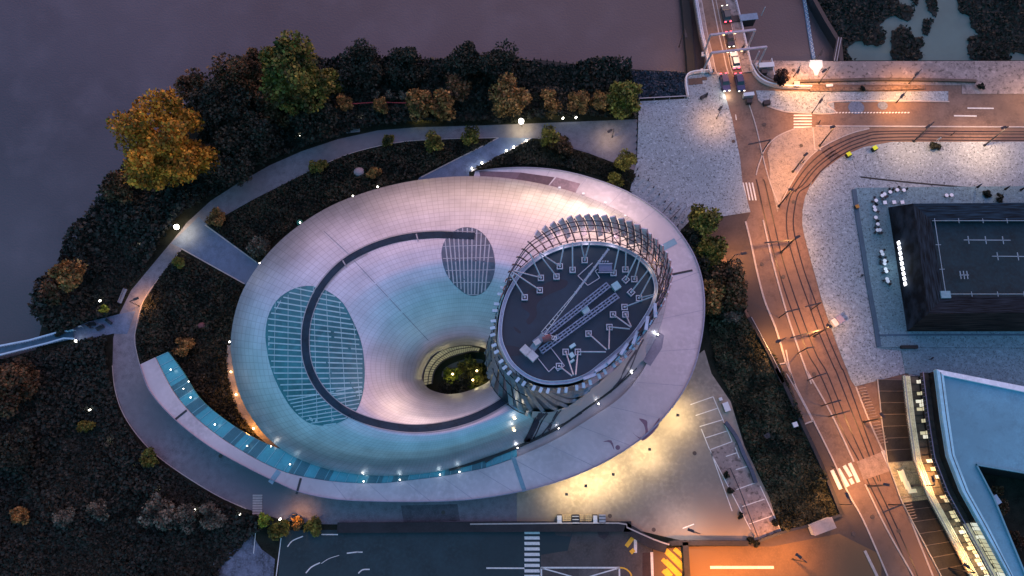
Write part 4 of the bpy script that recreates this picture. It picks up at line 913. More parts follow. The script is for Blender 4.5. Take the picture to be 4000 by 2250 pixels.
# bare earth, grass and leaf litter showing between the planting
for k, (f, pts, cc) in enumerate((('e', [(250, 300), (420, 260), (520, 420), (430, 620), (260, 560)], (.035, .042, .018)), ('e', [(680, 150), (760, 170), (800, 420), (980, 640), (860, 700), (700, 480)], (.040, .048, .018)), ('e', [(20, 500), (190, 500), (160, 640), (30, 700)], (.05, .06, .015)))):
    struct('grass_clearing', MB().prism(catmull(PL(f, pts), 5, closed=True), .0, .5), mat('clearing%d' % k, cc, rough=.95, var=.4, vs=.6))
# dark round tree on the quay
tree('tree', 'round dark red tree on the paved quay beside the lock', 'a', 830, 545, 1.9, 1.8, leafmat('maroon_leaves', (.02, .008, .008), (.05, .02, .02)), 5, None, 1500, .3, 12)
def inpoly(X, Y, poly):
    r = np.zeros(len(X), bool); n = len(poly)
    for i in range(n):
        x1, y1 = poly[i][:2]; x2, y2 = poly[i-1][:2]
        c = ((y1 > Y) != (y2 > Y)); r ^= c & (X < (x2-x1)*(Y-y1)/((y2-y1) if y2 != y1 else 1e-9)+x1)
    return r
def vnoise(X, Y, s, seed):
    r = np.random.default_rng(seed); g = r.random((64, 64)); x = X/s; y = Y/s; i = np.floor(x).astype(int); j = np.floor(y).astype(int)
    u = x-i; v = y-j; u = u*u*(3-2*u); v = v*v*(3-2*v); G = lambda a, b: g[a % 64, b % 64]
    return (G(i, j)*(1-u)+G(i+1, j)*u)*(1-v)+(G(i, j+1)*(1-u)+G(i+1, j+1)*u)*v
def thicket(name, label, f, pts, n, hmax, leaf, m, sc=6, seed=1, holes=[], hmin=.1):
    poly = PL(f, pts); A = np.array([(p.x, p.y) for p in poly]); lo = A.min(0); hi = A.max(0)
    X = rng.uniform(lo[0], hi[0], n*3); Y = rng.uniform(lo[1], hi[1], n*3); k = inpoly(X, Y, poly)
    for h in holes: k &= ~inpoly(X, Y, PL(*h))
    X = X[k][:n]; Y = Y[k][:n]; Hh = hmin+hmax*np.clip((vnoise(X+500, Y+500, sc, seed)*.65+vnoise(X+500, Y+500, sc*.4, seed+1)*.35-.28)*2., 0, 1)
    Z = Hh*rng.uniform(.25, 1, len(X))**.5
    return quads(name, np.stack([X, Y, Z+.05], 1), rng.uniform(.5, 1.3, len(X))*leaf, m, None, kind='stuff', label=label, cat='undergrowth')
bank = [(150, 850), (100, 800), (125, 700), (190, 600), (250, 530), (300, 460), (330, 400), (400, 420), (520, 330), (480, 250), (560, 200), (660, 180), (860, 160), (1300, 160), (1580, 172), (1603, 250), (1603, 300), (1400, 303), (1200, 311), (1050, 315), (950, 323), (850, 345), (760, 375), (680, 410), (600, 455), (530, 500), (465, 555), (425, 605), (375, 665), (325, 725), (292, 790)]
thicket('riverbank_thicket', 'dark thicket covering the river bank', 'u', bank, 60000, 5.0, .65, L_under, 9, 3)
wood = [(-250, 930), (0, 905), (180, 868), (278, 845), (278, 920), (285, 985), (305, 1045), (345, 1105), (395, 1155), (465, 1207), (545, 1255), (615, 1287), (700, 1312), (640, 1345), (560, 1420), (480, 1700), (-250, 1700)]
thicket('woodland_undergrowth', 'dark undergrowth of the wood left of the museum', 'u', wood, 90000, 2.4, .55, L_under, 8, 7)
for n_, gp in enumerate(([(362, 925), (345, 860), (362, 770), (400, 705), (455, 636), (612, 718), (590, 790), (572, 870), (575, 950), (600, 1030), (650, 1100), (560, 1045), (490, 975), (440, 905), (420, 880)],
           [(565, 550), (640, 505), (740, 455), (820, 415), (900, 386), (1000, 364), (1100, 356), (1250, 352), (1050, 445), (950, 470), (840, 512), (750, 560), (690, 610), (650, 660), (520, 562)],
           [(1335, 356), (1480, 392), (1600, 440), (1580, 478), (1500, 440), (1400, 420), (1300, 415), (1190, 428)])):
    thicket('garden_planting', ('dark planting inside the curve of the path', 'scrubby dark garden between path and roof', 'dark planting right of the north path')[n_], 'u', gp, (11000, 14000, 6000)[n_], 1.1, .42, L_garden, 4, 20+n_)
thicket('hedge_shrubs', 'rough dark planting on the hedge strip', 'u', [(1745, 560), (1800, 620), (1835, 780), (1880, 805), (1955, 905), (2112, 1293), (1970, 1338), (1935, 1250), (1880, 1130), (1845, 1010), (1800, 920), (1785, 840), (1778, 700)], 26000, 1.3, .4, leafmat('hedge_leaves', (.018, .021, .013), (.085, .075, .042), .25, (.6, 1.5)), 3, 31)
thicket('basin_reeds', 'patchy dark growth on the stones left of the bridge', 'u', [(1585, 180), (1725, 185), (1722, 240), (1605, 250)], 3500, .8, .4, mat('bluish_leaves', (.05, .06, .09), var=.3, vs=.4), 3, 35)
L_mat = mat('floating_weed', (.013, .017, .015), rough=.9, var=.3, vs=.5)
def weed(label, pts):
    q = catmull(PL('a', pts, WZ+.3), 7, closed=True); rr = random.Random(len(pts)); n = len(q)
    c = sum(q, Vector((0, 0, 0)))/n
    q = [p+(p-c).normalized()*rr.uniform(-.35, .35) for p in q]
    m = MB().prism(q, WZ-.1, WZ+.25); o = obj('floating_weed_mat', m, L_mat, None, label, 'weed mat')
    A = np.array([(p.x, p.y) for p in q]); lo, hi = A.min(0), A.max(0); k = int(min(9000, (hi-lo).prod()*6)); X = rng.uniform(lo[0], hi[0], k); Y = rng.uniform(lo[1], hi[1], k); s_ = inpoly(X, Y, q)
    Z = WZ+.3+.9*vnoise(X+300, Y+300, 3, 9)
    quads('weed_leaves', np.stack([X, Y, Z], 1)[s_]-np.array(o.location), rng.uniform(.3, .7, s_.sum()), L_under, o)
weed('largest dark weed mass on the green basin, reaching from the lock wall', [(1050, -300), (1040, 0), (1140, 160), (1215, 260), (1240, 330), (1210, 440), (1280, 446), (1345, 442), (1300, 390), (1285, 340), (1370, 285), (1430, 318), (1530, 310), (1550, 250), (1525, 170), (1620, 105), (1710, 150), (1745, 100), (1740, 45), (1640, -10), (1600, -300)])
weed('round dark weed mass standing alone against the quay', [(1600, 400), (1595, 300), (1605, 220), (1660, 195), (1720, 205), (1760, 262), (1815, 270), (1825, 320), (1800, 350), (1815, 390), (1790, 418), (1700, 424), (1620, 418)])
weed('small upright dark weed patch between two big masses', [(1820, 190), (1825, 135), (1860, 130), (1885, 160), (1875, 200), (1860, 245), (1825, 235)])
weed('narrow dark weed patch at the top edge', [(1860, -60), (1915, -40), (1920, 60), (1915, 112), (1885, 95), (1852, 40)])
weed('tiny dark weed patch cut by the top edge', [(1745, -40), (1790, -40), (1790, 20), (1775, 30), (1750, 10)])
weed('wide dark weed mass in the top right corner', [(2090, -300), (2080, 30), (2095, 90), (2145, 105), (2165, 180), (2220, 240), (2150, 260), (2140, 330), (2150, 390), (2200, 425), (2420, 428), (2440, 370), (2600, 380), (3400, 390), (3400, -300)])

# ================= lamps =================
OFFS = []
def lamp_post(label, f, base, top, e=2600, col=WARM, h=9.0, r=.16, ht=None, m=M_dark, lit=True, group='street lamps'):
    b = P(f, *base, .1); t = P(f, *top, h); d = Vector((t.x-b.x, t.y-b.y, 0)); 
    th = thing('street_lamp', label, 'street lamp', (b.x, b.y, 0), group); L0 = min(d.length, 1.8); dn = d.normalized() if d.length > .01 else Vector((1, 0, 0)); hd = dn*L0
    mb = MB(); mb.tube((0, 0, 0), (0, 0, h), r, r*.7, 8); mb.tube((0, 0, 0), (0, 0, .5), r*2, r*1.6, 8); obj('pole', mb, m, th)
    mb = MB(); mb.beam((0, 0, h), (hd.x, hd.y, h+.15), .14, .12); obj('arm', mb, m, th)
    az = math.atan2(dn.y, dn.x); mb = MB().box((hd.x, hd.y, h+.15), (1.1, .5, .18), az); hh = obj('lamp_head', mb, m, th)
    if lit:
        obj('lens', MB().box((hd.x, hd.y, h+.03), (.8, .34, .05), az), M_bulbw, hh); plight('lamp_light', (hd.x, hd.y, h-.35), e*1.9, col, th, .25, spot=138, aim=(0, 0, -1))
    return th
lamp_post('dark lamp post on the island beside the tram curve, lower one', 'a', (900, 1215), (990, 1095), 3200)
lamp_post('dark lamp post on the island beside the tram curve, upper one', 'a', (1090, 1030), (1180, 900), 1700)
lamp_post('dark lamp post between track and plaza, left of the two on the straight', 'a', (1755, 1000), (1850, 900), 3000, PEACH)
lamp_post('dark lamp post between track and plaza, rightmost', 'a', (2255, 1030), (2390, 905), 4200, PEACH)
lamp_post('dark lamp post where the tram curve leaves the island tip', 'b', (800, 190), (885, 75), 2400)
lamp_post('dark lamp post standing between the tracks level with the pavilion', 'b', (820, 515), (932, 410), 3600)
lamp_post('dark lamp post lighting the bright orange patch of the tracks', 'b', (1050, 1110), (1155, 1038), 5200)
lamp_post('dark lamp post beside the bike racks, with long shadow', 'c', (1405, 360), (1530, 312), 3600)
lamp_post('dark lamp post below the south crossing', 'c', (1435, 812), (1560, 803), 3000)
lamp_post('dark lamp post in front of the glazed office, white base light', 'c', (1740, 812), (1890, 762), 3000)
lamp_post('dark lamp post at the bottom edge before the glazed office', 'c', (2005, 1396), (2095, 1352), 2600)
lamp_post('thin lamp post with its head over the corner pavement', 'a', (1035, 800), (1092, 722), 2600, WARM, 8, .1)
lamp_post('small pale lamp post at the kerb of the corner pavement', 'a', (1635, 722), (1672, 682), 1500, WARM, 5, .1)
lamp_post('thin lamp post on the corner pavement by the quay wall', 'a', (1085, 590), (1098, 520), 3000, WARM, 7, .1)
lamp_post('thin lamp post tilting over the quay wall, orange light', 'a', (1722, 590), (1755, 545), 2400, WARM, 6, .1)
lamp_post('low lamp beside the quay wall start', 'a', (905, 545), (930, 520), 1500, WARM, 5, .1)
lamp_post('thin kinked lamp on the brown side pavement', 'b', (440, 597), (600, 520), 1900, WARM, 6, .08)
lamp_post('ring topped lamp at the side pavement wall', 'b', (800, 1155), (730, 1175), 1900, WARM, 5, .08)
lamp_post('ring topped lamp beside the south crossing', 'c', (1230, 942), (1285, 880), 2200, WARM, 6, .08)
lamp_post('lamp post left of the bridge exit over the pale plaza', 'j', (2450, 330), (2500, 270), 800, WARM, 7, .09)
lamp_post('lamp post at the top of the pale plaza by the lane', 'a', (360, 840), (385, 770), 1300, WARM, 6, .08)
lamp_post('lamp post beyond the bottom edge of the orange lot', 'g', (2700, 1490), (2740, 1500), 8000, (1, .34, .04), 10)
lamp_post('lamp post at the left of the orange lot', 'g', (2400, 1510), (2440, 1500), 7000, (1, .34, .04), 10)
lamp_post('lamp post in the orange lot by the hedge corner', 'c', (900, 1330), (930, 1300), 4200, (1, .36, .06), 8, .09)
lamp_post('lamp post beyond the right edge above the road', 'a', (2640, 700), (2600, 690), 2600, PEACH)
lamp_post('path lamp at the junction of the curved path', 'u', (447, 580), (444, 571), 800, (1, .75, .45), 4, .08)
lamp_post('path lamp on the curved path near the gangway', 'u', (350, 770), (343, 752), 900, WARM, 4, .08)
lamp_post('path lamp at the south end of the curved path', 'u', (735, 1306), (742, 1297), 420, WARM, 4, .08)
lamp_post('path lamp under the largest amber tree', 'u', (1313, 318), (1311, 306), 700, (1, .8, .4), 4, .08)
lamp_post('path lamp near the plaza end of the curved path', 'u', (1540, 345), (1534, 330), 350, (1, .65, .3), 4, .08)
lamp_post('yard lamp by the parking bays', 'c', (200, 1140), (130, 1110), 700, (.9, .8, .8), 6, .07)
for x, y, r in ((444, 571, .55), (1311, 305, .6)):
    c = P('u', x, y, 4.3); g = MB().ball(c, r, 6); g.smooth = True; obj('glowing_globe', g, M_bulb, None, 'brightest white globe lamp on the %s' % ('left bend of the path' if x < 500 else 'top stretch of the path'), 'globe lamp')
for x, y, e in ((1068, 290, 60), (1385, 275, 60), (1521, 270, 70), (1050, 292, 40), (1100, 290, 30), (1120, 938, 30)):
    if y > 900: continue
    c = P('u', x, y, .3); o = obj('uplight', MB().disc((c.x, c.y), .2, .0, .3, 8), M_bulbw, None, 'small yellow uplight at pixel foot', 'uplight'); o['label'] = 'yellow uplight under the %s orange tree' % {1068: 'lit left', 1385: 'rusty', 1521: 'glowing red', 1050: 'left edge of the lit', 1100: 'right of the lit'}[x]
    plight('uplight_beam', (0, 0, .9), e*4, (1, .75, .2), o, .2)
# path bollard lights (little white dots)
dots = [(475, 500), (757, 341), (909, 301), (608, 411), (356, 616), (394, 822), (302, 1108*0+750), (225, 1031), (281, 1105), (329, 1170), (407, 1229), (490, 1284), (603, 1293), (705, 1307), (1003, 65), (1416, 296), (1463, 297)]
dots = [(475, 500), (757, 341), (909, 301), (608, 411), (356, 616), (252, 757), (226, 1031), (281, 1105), (329, 1170), (407, 1229), (490, 1283), (604, 1294), (705, 1306), (1416, 298), (1449, 296)]
for k, (x, y) in enumerate(dots):
    c = P('u', x, y, 1.); o = obj('bollard_light', MB().tube((c.x, c.y, 0), (c.x, c.y, .95), .09, n=8), M_dark, None, '%s little white bollard light following the outside of the curved path from the top' % ORD[k], 'bollard light', 'bollard lights')
    g = MB().box((c.x, c.y, 1.1), (.42, .2, .3), .8); g2 = obj('lens', g, M_bulb, None); g2.parent = o; g2.location = (g2.location.x-o.location.x, g2.location.y-o.location.y, g2.location.z-o.location.z)
    plight('bollard_glow', (0, 0, 1.9), 14, WHITE, o, .15)
for k, (x, y) in enumerate(((1368, 995), (1280, 1040), (1228, 1065), (1055, 1150), (985, 1190))):
    c = P('j', x, y, .5); o = obj('step_light', MB().box((c.x, c.y, .35), (.3, .3, .5)), M_bulb, None, '%s small light along the right side of the north path from its top' % ORD[k], 'step light', 'step lights'); plight('step_glow', (0, 0, 1.1), 30, COOL, o, .1)
# ================= bridge =================
BR = thing('road_bridge', 'narrow steel road bridge crossing the lock at the top', 'bridge', P('m', 600, 700, 0), world=True)
bl = PL('m', [(160, -300), (215, 0), (290, 450), (350, 700), (395, 930), (420, 1000)], .5); brr = PL('m', [(690, -300), (770, 0), (870, 420), (935, 700), (975, 870), (1010, 960)], .5)
BL = resample(catmull(bl, 5), 24); BRR = resample(catmull(brr, 5), 24)
mb = MB(); mb.band([Vector((p.x, p.y, 0)) for p in BL], [Vector((p.x, p.y, 0)) for p in BRR], -.9, .12); obj('deck', mb, M_asph, BR)
def blend(A, B, k): return [a.lerp(b, k) for a, b in zip(A, B)]
mb = MB(); 
for k0, k1 in ((0.0, .17), (.80, 1.0)): mb.band(blend(BL, BRR, k0), blend(BL, BRR, k1), .121, .3)
obj('footway', mb, M_stone, BR)
mb = MB()
for k, wd in ((.185, .22), (.45, .25), (.54, .16), (.785, .22)): mb.line(blend(BL, BRR, k), wd, .1, .135)
obj('lane_line', mb, M_kerb, BR)
for C in (blend(BL, BRR, .012), blend(BL, BRR, .988), blend(BL, BRR, .05)):
    mb = MB(); top = [Vector((p.x, p.y, 1.35)) for p in C]; mb.line(C, .22, 1.25, 1.4); mb.line(C, .12, .7, .76)
    for p in resample(C, 40): mb.box((p.x, p.y, .75), (.09, .09, 1.1))
    obj('railing', mb, mat('bridge_rail', (.50, .52, .60), rough=.5, metal=.2), BR)
for n_, (f1, f2, t1, t2, hh) in enumerate((((342, 735), (928, 655), (430, 472), (1035, 402), 6.8), ((330, 960), (1070, 880), (445, 712), (1188, 632), 6.4))):
    a, b = P('m', *f1, .3), P('m', *f2, .3); A, B = P('m', *t1, hh), P('m', *t2, hh)
    G = thing('overhead_gantry', ('upper grey portal frame arching over the bridge' if n_ == 0 else 'lower grey portal frame arching over the bridge exit'), 'gantry', tuple((a+b)/2), 'bridge gantries', world=True)
    obj('crossbar', MB().beam(A, B, .42, .42), mat('gantry_paint', (.40, .36, .42), rough=.5, metal=.2), G)
    for k_ in (.3, .55): c_ = A.lerp(B, k_); obj('added_gantry_lamp', MB().box((c_.x, c_.y, hh-.3), (.5, .3, .15)), M_bulbw, G); plight('gantry_fill', (c_.x, c_.y, hh-.6), 900, WARM, G, .2, spot=140, aim=(0, 0, -1))  # lamps added under the crossbar to warm and brighten the bridge deck
    for p, q in ((a, A), (b, B)): obj('leg', MB().beam(p, q, .36, .36), mat('gantry_paint', (.4, .36, .42)), G)
    if n_: obj('leg', MB().beam(P('m', 1010, 870, .3), P('m', 1090, 690, 5), .25, .25), mat('gantry_paint', (.4, .36, .42)), G)
    obj('footing', MB().box((a.x, a.y, .35), (1, 1, .5)), M_pale, G); obj('footing', MB().box((b.x, b.y, .35), (1, 1, .5)), M_pale, G)
CB = thing('control_cabin', 'small blue roofed cabin hanging beside the bridge over the lock', 'cabin', P('m', 880, 230, -2), world=True)
c = P('m', 940, 250, 1.0); obj('roof', MB().box((c.x, c.y, 1.6), (4, 1.6, .2), .1), mat('cabin_blue', (.16, .24, .34), rough=.5), CB); obj('body', MB().box((c.x, c.y, .1), (3.2, 1.2, 2.8), .1), M_dark, CB)
c = P('m', 860, 240, .5); obj('walkway', MB().box((c.x, c.y, .4), (5.5, 1.6, .2), .1), M_dark, CB); obj('mast', MB().tube((c.x+4.5, c.y+.8, 0), (c.x+4.5, c.y+.8, 3.2), .08), M_pale, CB)
# quay walls of the lock, floating boom
mb = MB(); mb.line(PL('u', [(1744, 190), (1728, 0), (1690, -300)], 0), 1.8, -3.2, -1.2); obj('lock_guide_wall', mb, M_black, None, 'black timber guide wall in the water left of the bridge', 'guide wall')
mb = MB(); bm_ = catmull(PL('m', [(1825, 790), (1780, 520), (1740, 260), (1700, 0), (1650, -300)], WZ+.3), 10); mb.line(bm_, .75, WZ-.3, WZ+.35)
BO = obj('floating_boom', mb, mat('boom_blue', (.20, .25, .36), rough=.6), None, 'long pale blue floating boom stretched across the lock water', 'boom')
for i, p in enumerate(resample(bm_, 60)):
    o = obj('float', MB().ball((p.x+.25*math.sin(i*2.), p.y, WZ+.45), .16, 3), M_pale, None); o.parent = BO; o.location = o.location-BO.location
mb = MB(); mb.line(PL('u', [(2118, 152), (2114, 105), (2080, 50), (2052, 0), (1990, -200)], 0), .9, -3.2, -.2)
obj('lock_wall', mb, M_dark, None, 'dark lock wall between purple water and green basin', 'wall')
FW = thing('gangway', 'narrow steel footbridge with railings between lock wall and quay', 'gangway', P('a', 1210, 350, 0), world=True)
obj('deck', MB().beam(P('a', 1232, 265, -.2), P('a', 1200, 430, -.2), 1.2, .15), M_dark, FW)
for o_ in (-9, 9): obj('railing', MB().beam(P('a', 1234+o_, 265, .8), P('a', 1203+o_, 430, .8), .12, .1), M_grey, FW)
# quay furniture: lit flood slab, hut, plates
mb = MB().prism(PL('a', [(1020, 425), (1108, 425), (1112, 470), (1090, 500), (1075, 535), (1055, 535), (1045, 500), (1015, 470)], .2), .1, .24); obj('pale_slipway', mb, mat('whitewashed_stone', (.62, .58, .56), rough=.7), None, 'white concrete slipway wedge at the boom landing', 'slipway')
lamp_post('quay floodlight shining on the white slipway', 'a', (1064, 420), (1064, 455), 500, (1, .9, .85), 5, .09)
def simple_box(name, label, cat, f, x, y, s, rz, m, z=.12, extra=None, group=None):
    c = P(f, x, y, z+s[2]); t = thing(name, label, cat, (c.x, c.y, z), group); t.rotation_euler = (0, 0, rz)
    obj('body', MB().box((0, 0, s[2]/2), s), m, t)
    obj('lid', MB().box((0, 0, s[2]+.03), (s[0]*1.06, s[1]*1.06, .07)), extra or M_grey, t)
    obj('plinth', MB().box((0, 0, .03), (s[0]*1.1, s[1]*1.1, .06)), M_dark, t); return t
simple_box('switch_cabinet', 'pale grey cabinet with white lid by the lock rail', 'cabinet', 'a', 715, 458, (3.2, 1.1, 1.3), .05, M_grey, extra=M_pale)
simple_box('switch_cabinet', 'dark square cabinet on the quay right of the bridge', 'cabinet', 'a', 700, 503, (1.2, .9, 1.1), 0, M_dark, extra=M_dark)
simple_box('switch_cabinet', 'pale cabinet at the end of the bridge railing', 'cabinet', 'a', 590, 665, (2.2, .8, 1.3), .1, M_grey, extra=M_pale)
simple_box('switch_cabinet', 'dark cabinet beside the pale one at the bridge exit', 'cabinet', 'a', 594, 712, (1.1, .9, 1.0), 0, M_dark, extra=M_dark)
simple_box('switch_cabinet', 'dark oblong cabinet on the corner pavement', 'cabinet', 'a', 718, 722, (1.4, .9, .9), .2, M_dark, extra=M_dark)
simple_box('switch_cabinet', 'dark cabinet by the stone quay wall', 'cabinet', 'a', 930, 590, (1.2, 1., 1.), 0, M_dark, extra=M_grey)
simple_box('bench', 'pale block bench on the quay pavement', 'bench', 'a', 1160, 604, (1.4, .6, .45), .1, M_kerb, extra=M_pale)
for k, (x, y, s) in enumerate(((178, 578, (1.1, 1.6)), (210, 575, (1.1, 1.6)), (243, 572, (1.1, 1.6)), (275, 555, (1.1, .9)))):
    c = P('a', x, y, .2); o = obj('floor_hatch', MB().box((c.x, c.y, .165), (s[0], s[1], .05)), mat('rusty_hatch', (.10, .06, .05)), None, '%s dark floor hatch from the left on the lock abutment' % ORD[k], 'hatch', 'floor hatches')
# abutment walls and rails
def rail(name, label, cat, f, pts, h, m, wd=.14, post=2.5, z=.12, sm=6, thick=None):
    q = catmull(PL(f, pts, z), sm); t = thing(name, label, cat, tuple(q[0]), world=True)
    mb = MB(); mb.line(q, wd, z+h-.1, z+h); obj('rail', mb, m, t)
    mb = MB(); ln = sum((b-a).length for a, b in zip(q[:-1], q[1:])); 
    for p in resample(q, max(2, int(ln/post))): mb.box((p.x, p.y, z+h/2), (.1, .1, h-.1))
    obj('posts', mb, m, t)
    if thick: mb = MB(); mb.line(q, thick, z, z+.3); obj('base', mb, M_kerb, t)
    return t
rail('railing', 'pale double railing on top of the left bridge abutment', 'railing', 'a', [(155, 690), (150, 540), (300, 510)], 1.1, M_pale, .25, thick=.5)
rail('railing', 'pale railing curving from the bridge to the quay', 'railing', 'a', [(600, 470), (640, 545), (700, 590), (790, 615), (900, 622), (1025, 624)], 1.1, M_pale, .3, thick=.7)
rail('railing', 'second thinner railing just inside the curving one', 'railing', 'a', [(618, 470), (660, 535), (720, 575), (800, 600), (860, 612)], 1.1, M_grey, .15)
rail('railing', 'short pale railing beside the quay cabinets', 'railing', 'a', [(742, 430), (752, 500), (765, 560)], 1.1, M_pale, .15)
rail('railing', 'grey railing along the top edge of the pale plaza', 'railing', 'j', [(2165, 712), (2300, 705), (2490, 695)], 1.1, M_grey, .18)
def wall(label, f, pts, wd, h, m, cat='wall', sm=5, name='low_wall', z=0):
    mb = MB(); mb.line(catmull(PL(f, pts, h), sm), wd, z, h); return obj(name, mb, m, None, label, cat)
wall('dark stone wall running along the quay in orange light', 'a', [(940, 572), (1200, 565), (1500, 558), (1900, 562), (2200, 570)], .6, .7, mat('dark_stone', (.10, .07, .055), var=.3, vs=1))
wall('long rusty pile of beams lying beside the quay wall', 'a', [(1020, 632), (1300, 628), (1600, 622), (1835, 614)], .9, .4, mat('rusty_beams', (.20, .12, .08), var=.4, vs=2, specks=.6), 'beam pile', name='beam_pile')
wall('dark retaining wall between service lane and south road', 'g', [(-150, 1108), (300, 1106), (760, 1102), (1840, 1100), (1900, 1110), (2060, 1210), (2180, 1250)], 1.9, 1.2, mat('dark_wall_cap', (.028, .025, .03), rough=.9, var=.2), sm=3)
wall('thin pale coping along the yard side of the retaining wall', 'g', [(790, 1082), (1200, 1078), (1840, 1075), (1900, 1105), (2090, 1190), (2200, 1228)], .25, 1.3, M_kerb, 'coping', sm=2, name='coping')
wall('dark wall closing the yard towards the orange lot', 'g', [(2200, 1228), (2240, 1216), (2500, 1216), (2760, 1218)], .9, 1.2, mat('dark_wall_cap', (.03, .03, .03)), sm=2)
wall('short dark wall beside the yellow hatching', 'c', [(140, 1210), (155, 1449), (160, 1600)], 1.1, 1.2, mat('dark_wall_cap', (.03, .03, .03)), sm=2)
wall('dark wall between side pavement and hedge strip', 'b', [(590, 975), (640, 1060), (700, 1160), (770, 1300), (830, 1440)], .8, 1.0, mat('dark_wall_cap', (.03, .03, .03)))
wall('long dark wall down the right side of the hedge strip', 'c', [(780, -20), (860, 130), (975, 385), (1100, 650), (1250, 1015)], .7, 1.0, mat('dark_wall_cap', (.03, .03, .03)), sm=3)
wall('slate blue wall between yard bays and hedge strip', 'c', [(425, 360), (480, 430), (520, 500), (560, 600), (610, 700), (640, 790)], .7, .8, mat('slate_wall', (.06, .075, .12), var=.2), sm=2)
wall('low dark wall along the lower edge of the hedge strip', 'c', [(1250, 1015), (1040, 1085), (830, 1140), (655, 1205)], .5, .9, M_dark)
rail('handrail', 'dark double handrail beside the parking bays', 'handrail', 'c', [(450, 690), (520, 850), (600, 1060), (655, 1200)], 1.0, M_dark, .16)
rail('fence', 'thin pale fence along the outside of the hedge wall', 'fence', 'b', [(598, 985), (650, 1080), (740, 1250), (800, 1370)], 1.1, M_grey, .1)
rail('kerb_rail', 'long pale crash rail beside the lane below the pavement', 'crash rail', 'c', [(850, 20), (930, 160), (1030, 350)], .6, M_kerb, .15)
wall('narrow black drain channel crossing the plaza above the pavilion', 'a', [(1378, 1252), (1700, 1288), (2200, 1332), (2536, 1362), (2800, 1390)], .35, .16, M_black, 'drain', 2, 'drain_channel')
wall('dark blue recess along the west edge of the pavilion terrace', 'b', [(1335, 70), (1360, 260), (1400, 500), (1440, 760), (1480, 980), (1512, 1185)], .9, .46, mat('recess_blue', (.05, .10, .15)), 'channel', 3, 'recessed_channel')
wall('dark blue recess along the south edge of the pavilion terrace', 'b', [(1512, 1104), (1700, 1102), (2100, 1100), (2600, 1100)], .35, .46, mat('recess_blue', (.05, .1, .15)), 'channel', 2, 'recessed_channel')
simple_box('bench', 'long black bench south of the pavilion', 'bench', 'b', 1728, 1186, (3.1, .6, .5), 0, M_black, .42, M_black)
# service wedge steps at plaza
ST = thing('plaza_stairs', 'pale stairs and ramp dropping from the plaza toward the museum ring', 'stairs', P('u', 1650, 520, 0), world=True)
mb = MB()
for k in range(9):
    A = P('u', 1598+k*13, 455+k*9, .13); mb.line([P('u', 1600+k*14.5, 470+k*11, .2), P('u', 1622+k*14.5, 450+k*9.5, .2)], .5, .1, .15+.02*k)
obj('steps', mb, mat('blue_stone', (.24, .30, .36), var=.2, vs=1), ST)
for A, B in (((1660, 545), (1690, 508)), ((1675, 563), (1712, 525))): obj('handrail', MB().beam(P('u', *A, 1.1), P('u', *B, 1.1), .14, .12), M_dark, ST)
# bollards along plaza's left edge and plaza south
k = 0
for f, pts, n in (('j', [(2155, 870), (2150, 950), (2146, 1080), (2160, 1250)], 9), ('j', [(2230, 1280), (2330, 1410), (2400, 1500), (2440, 1600)], 7)):
    for p in resample(catmull(PL(f, pts), 4), n):
        obj('bollard', MB().tube((p.x, p.y, .1), (p.x, p.y, .95), .13, .11, 8), M_dark, None, '%s small dark bollard counted down the edge of the pale plaza' % ORD[k], 'bollard', 'plaza bollards'); k += 1
# catenary / signal masts (thin) over the tracks
def span(label, A, B, f='b', h=5.5):
    a = P(f, *A, h); b = P(f, *B, h); t = thing('tram_mast', label, 'mast', (a.x, a.y, 0), 'tram masts', world=True)
    obj('post', MB().tube((a.x, a.y, 0), (a.x, a.y, h+.2), .12), M_dark, t); obj('arm', MB().beam(a, b, .24, .2), M_dark, t)
span('dark bracket arm over the left track below the pavilion level', (862, 936), (950, 916)); span('dark bracket arm over the right track below the pavilion level', (1098, 875), (990, 902))
span('brown bracket arm across the orange lit track', (1090, 1068), (885, 1122)); span('short bracket arm in the orange patch', (1000, 1195), (1052, 1186)); span('bracket arm near the south plaza tip', (1075, 1392), (1140, 1372))
span('bracket arm above the long shadow', (1175, 222), (1240, 205), 'c'); span('bracket arm next to the bike racks', (1230, 300), (1305, 280), 'c'); span('long arm across the tracks south of the crossing', (1670, 945), (1535, 1000), 'c')
span('thin arm over the road at the island', (740, 990), (585, 1022), 'a'); span('thin arm level with the pavilion windows', (910, 430), (700, 450), 'b')
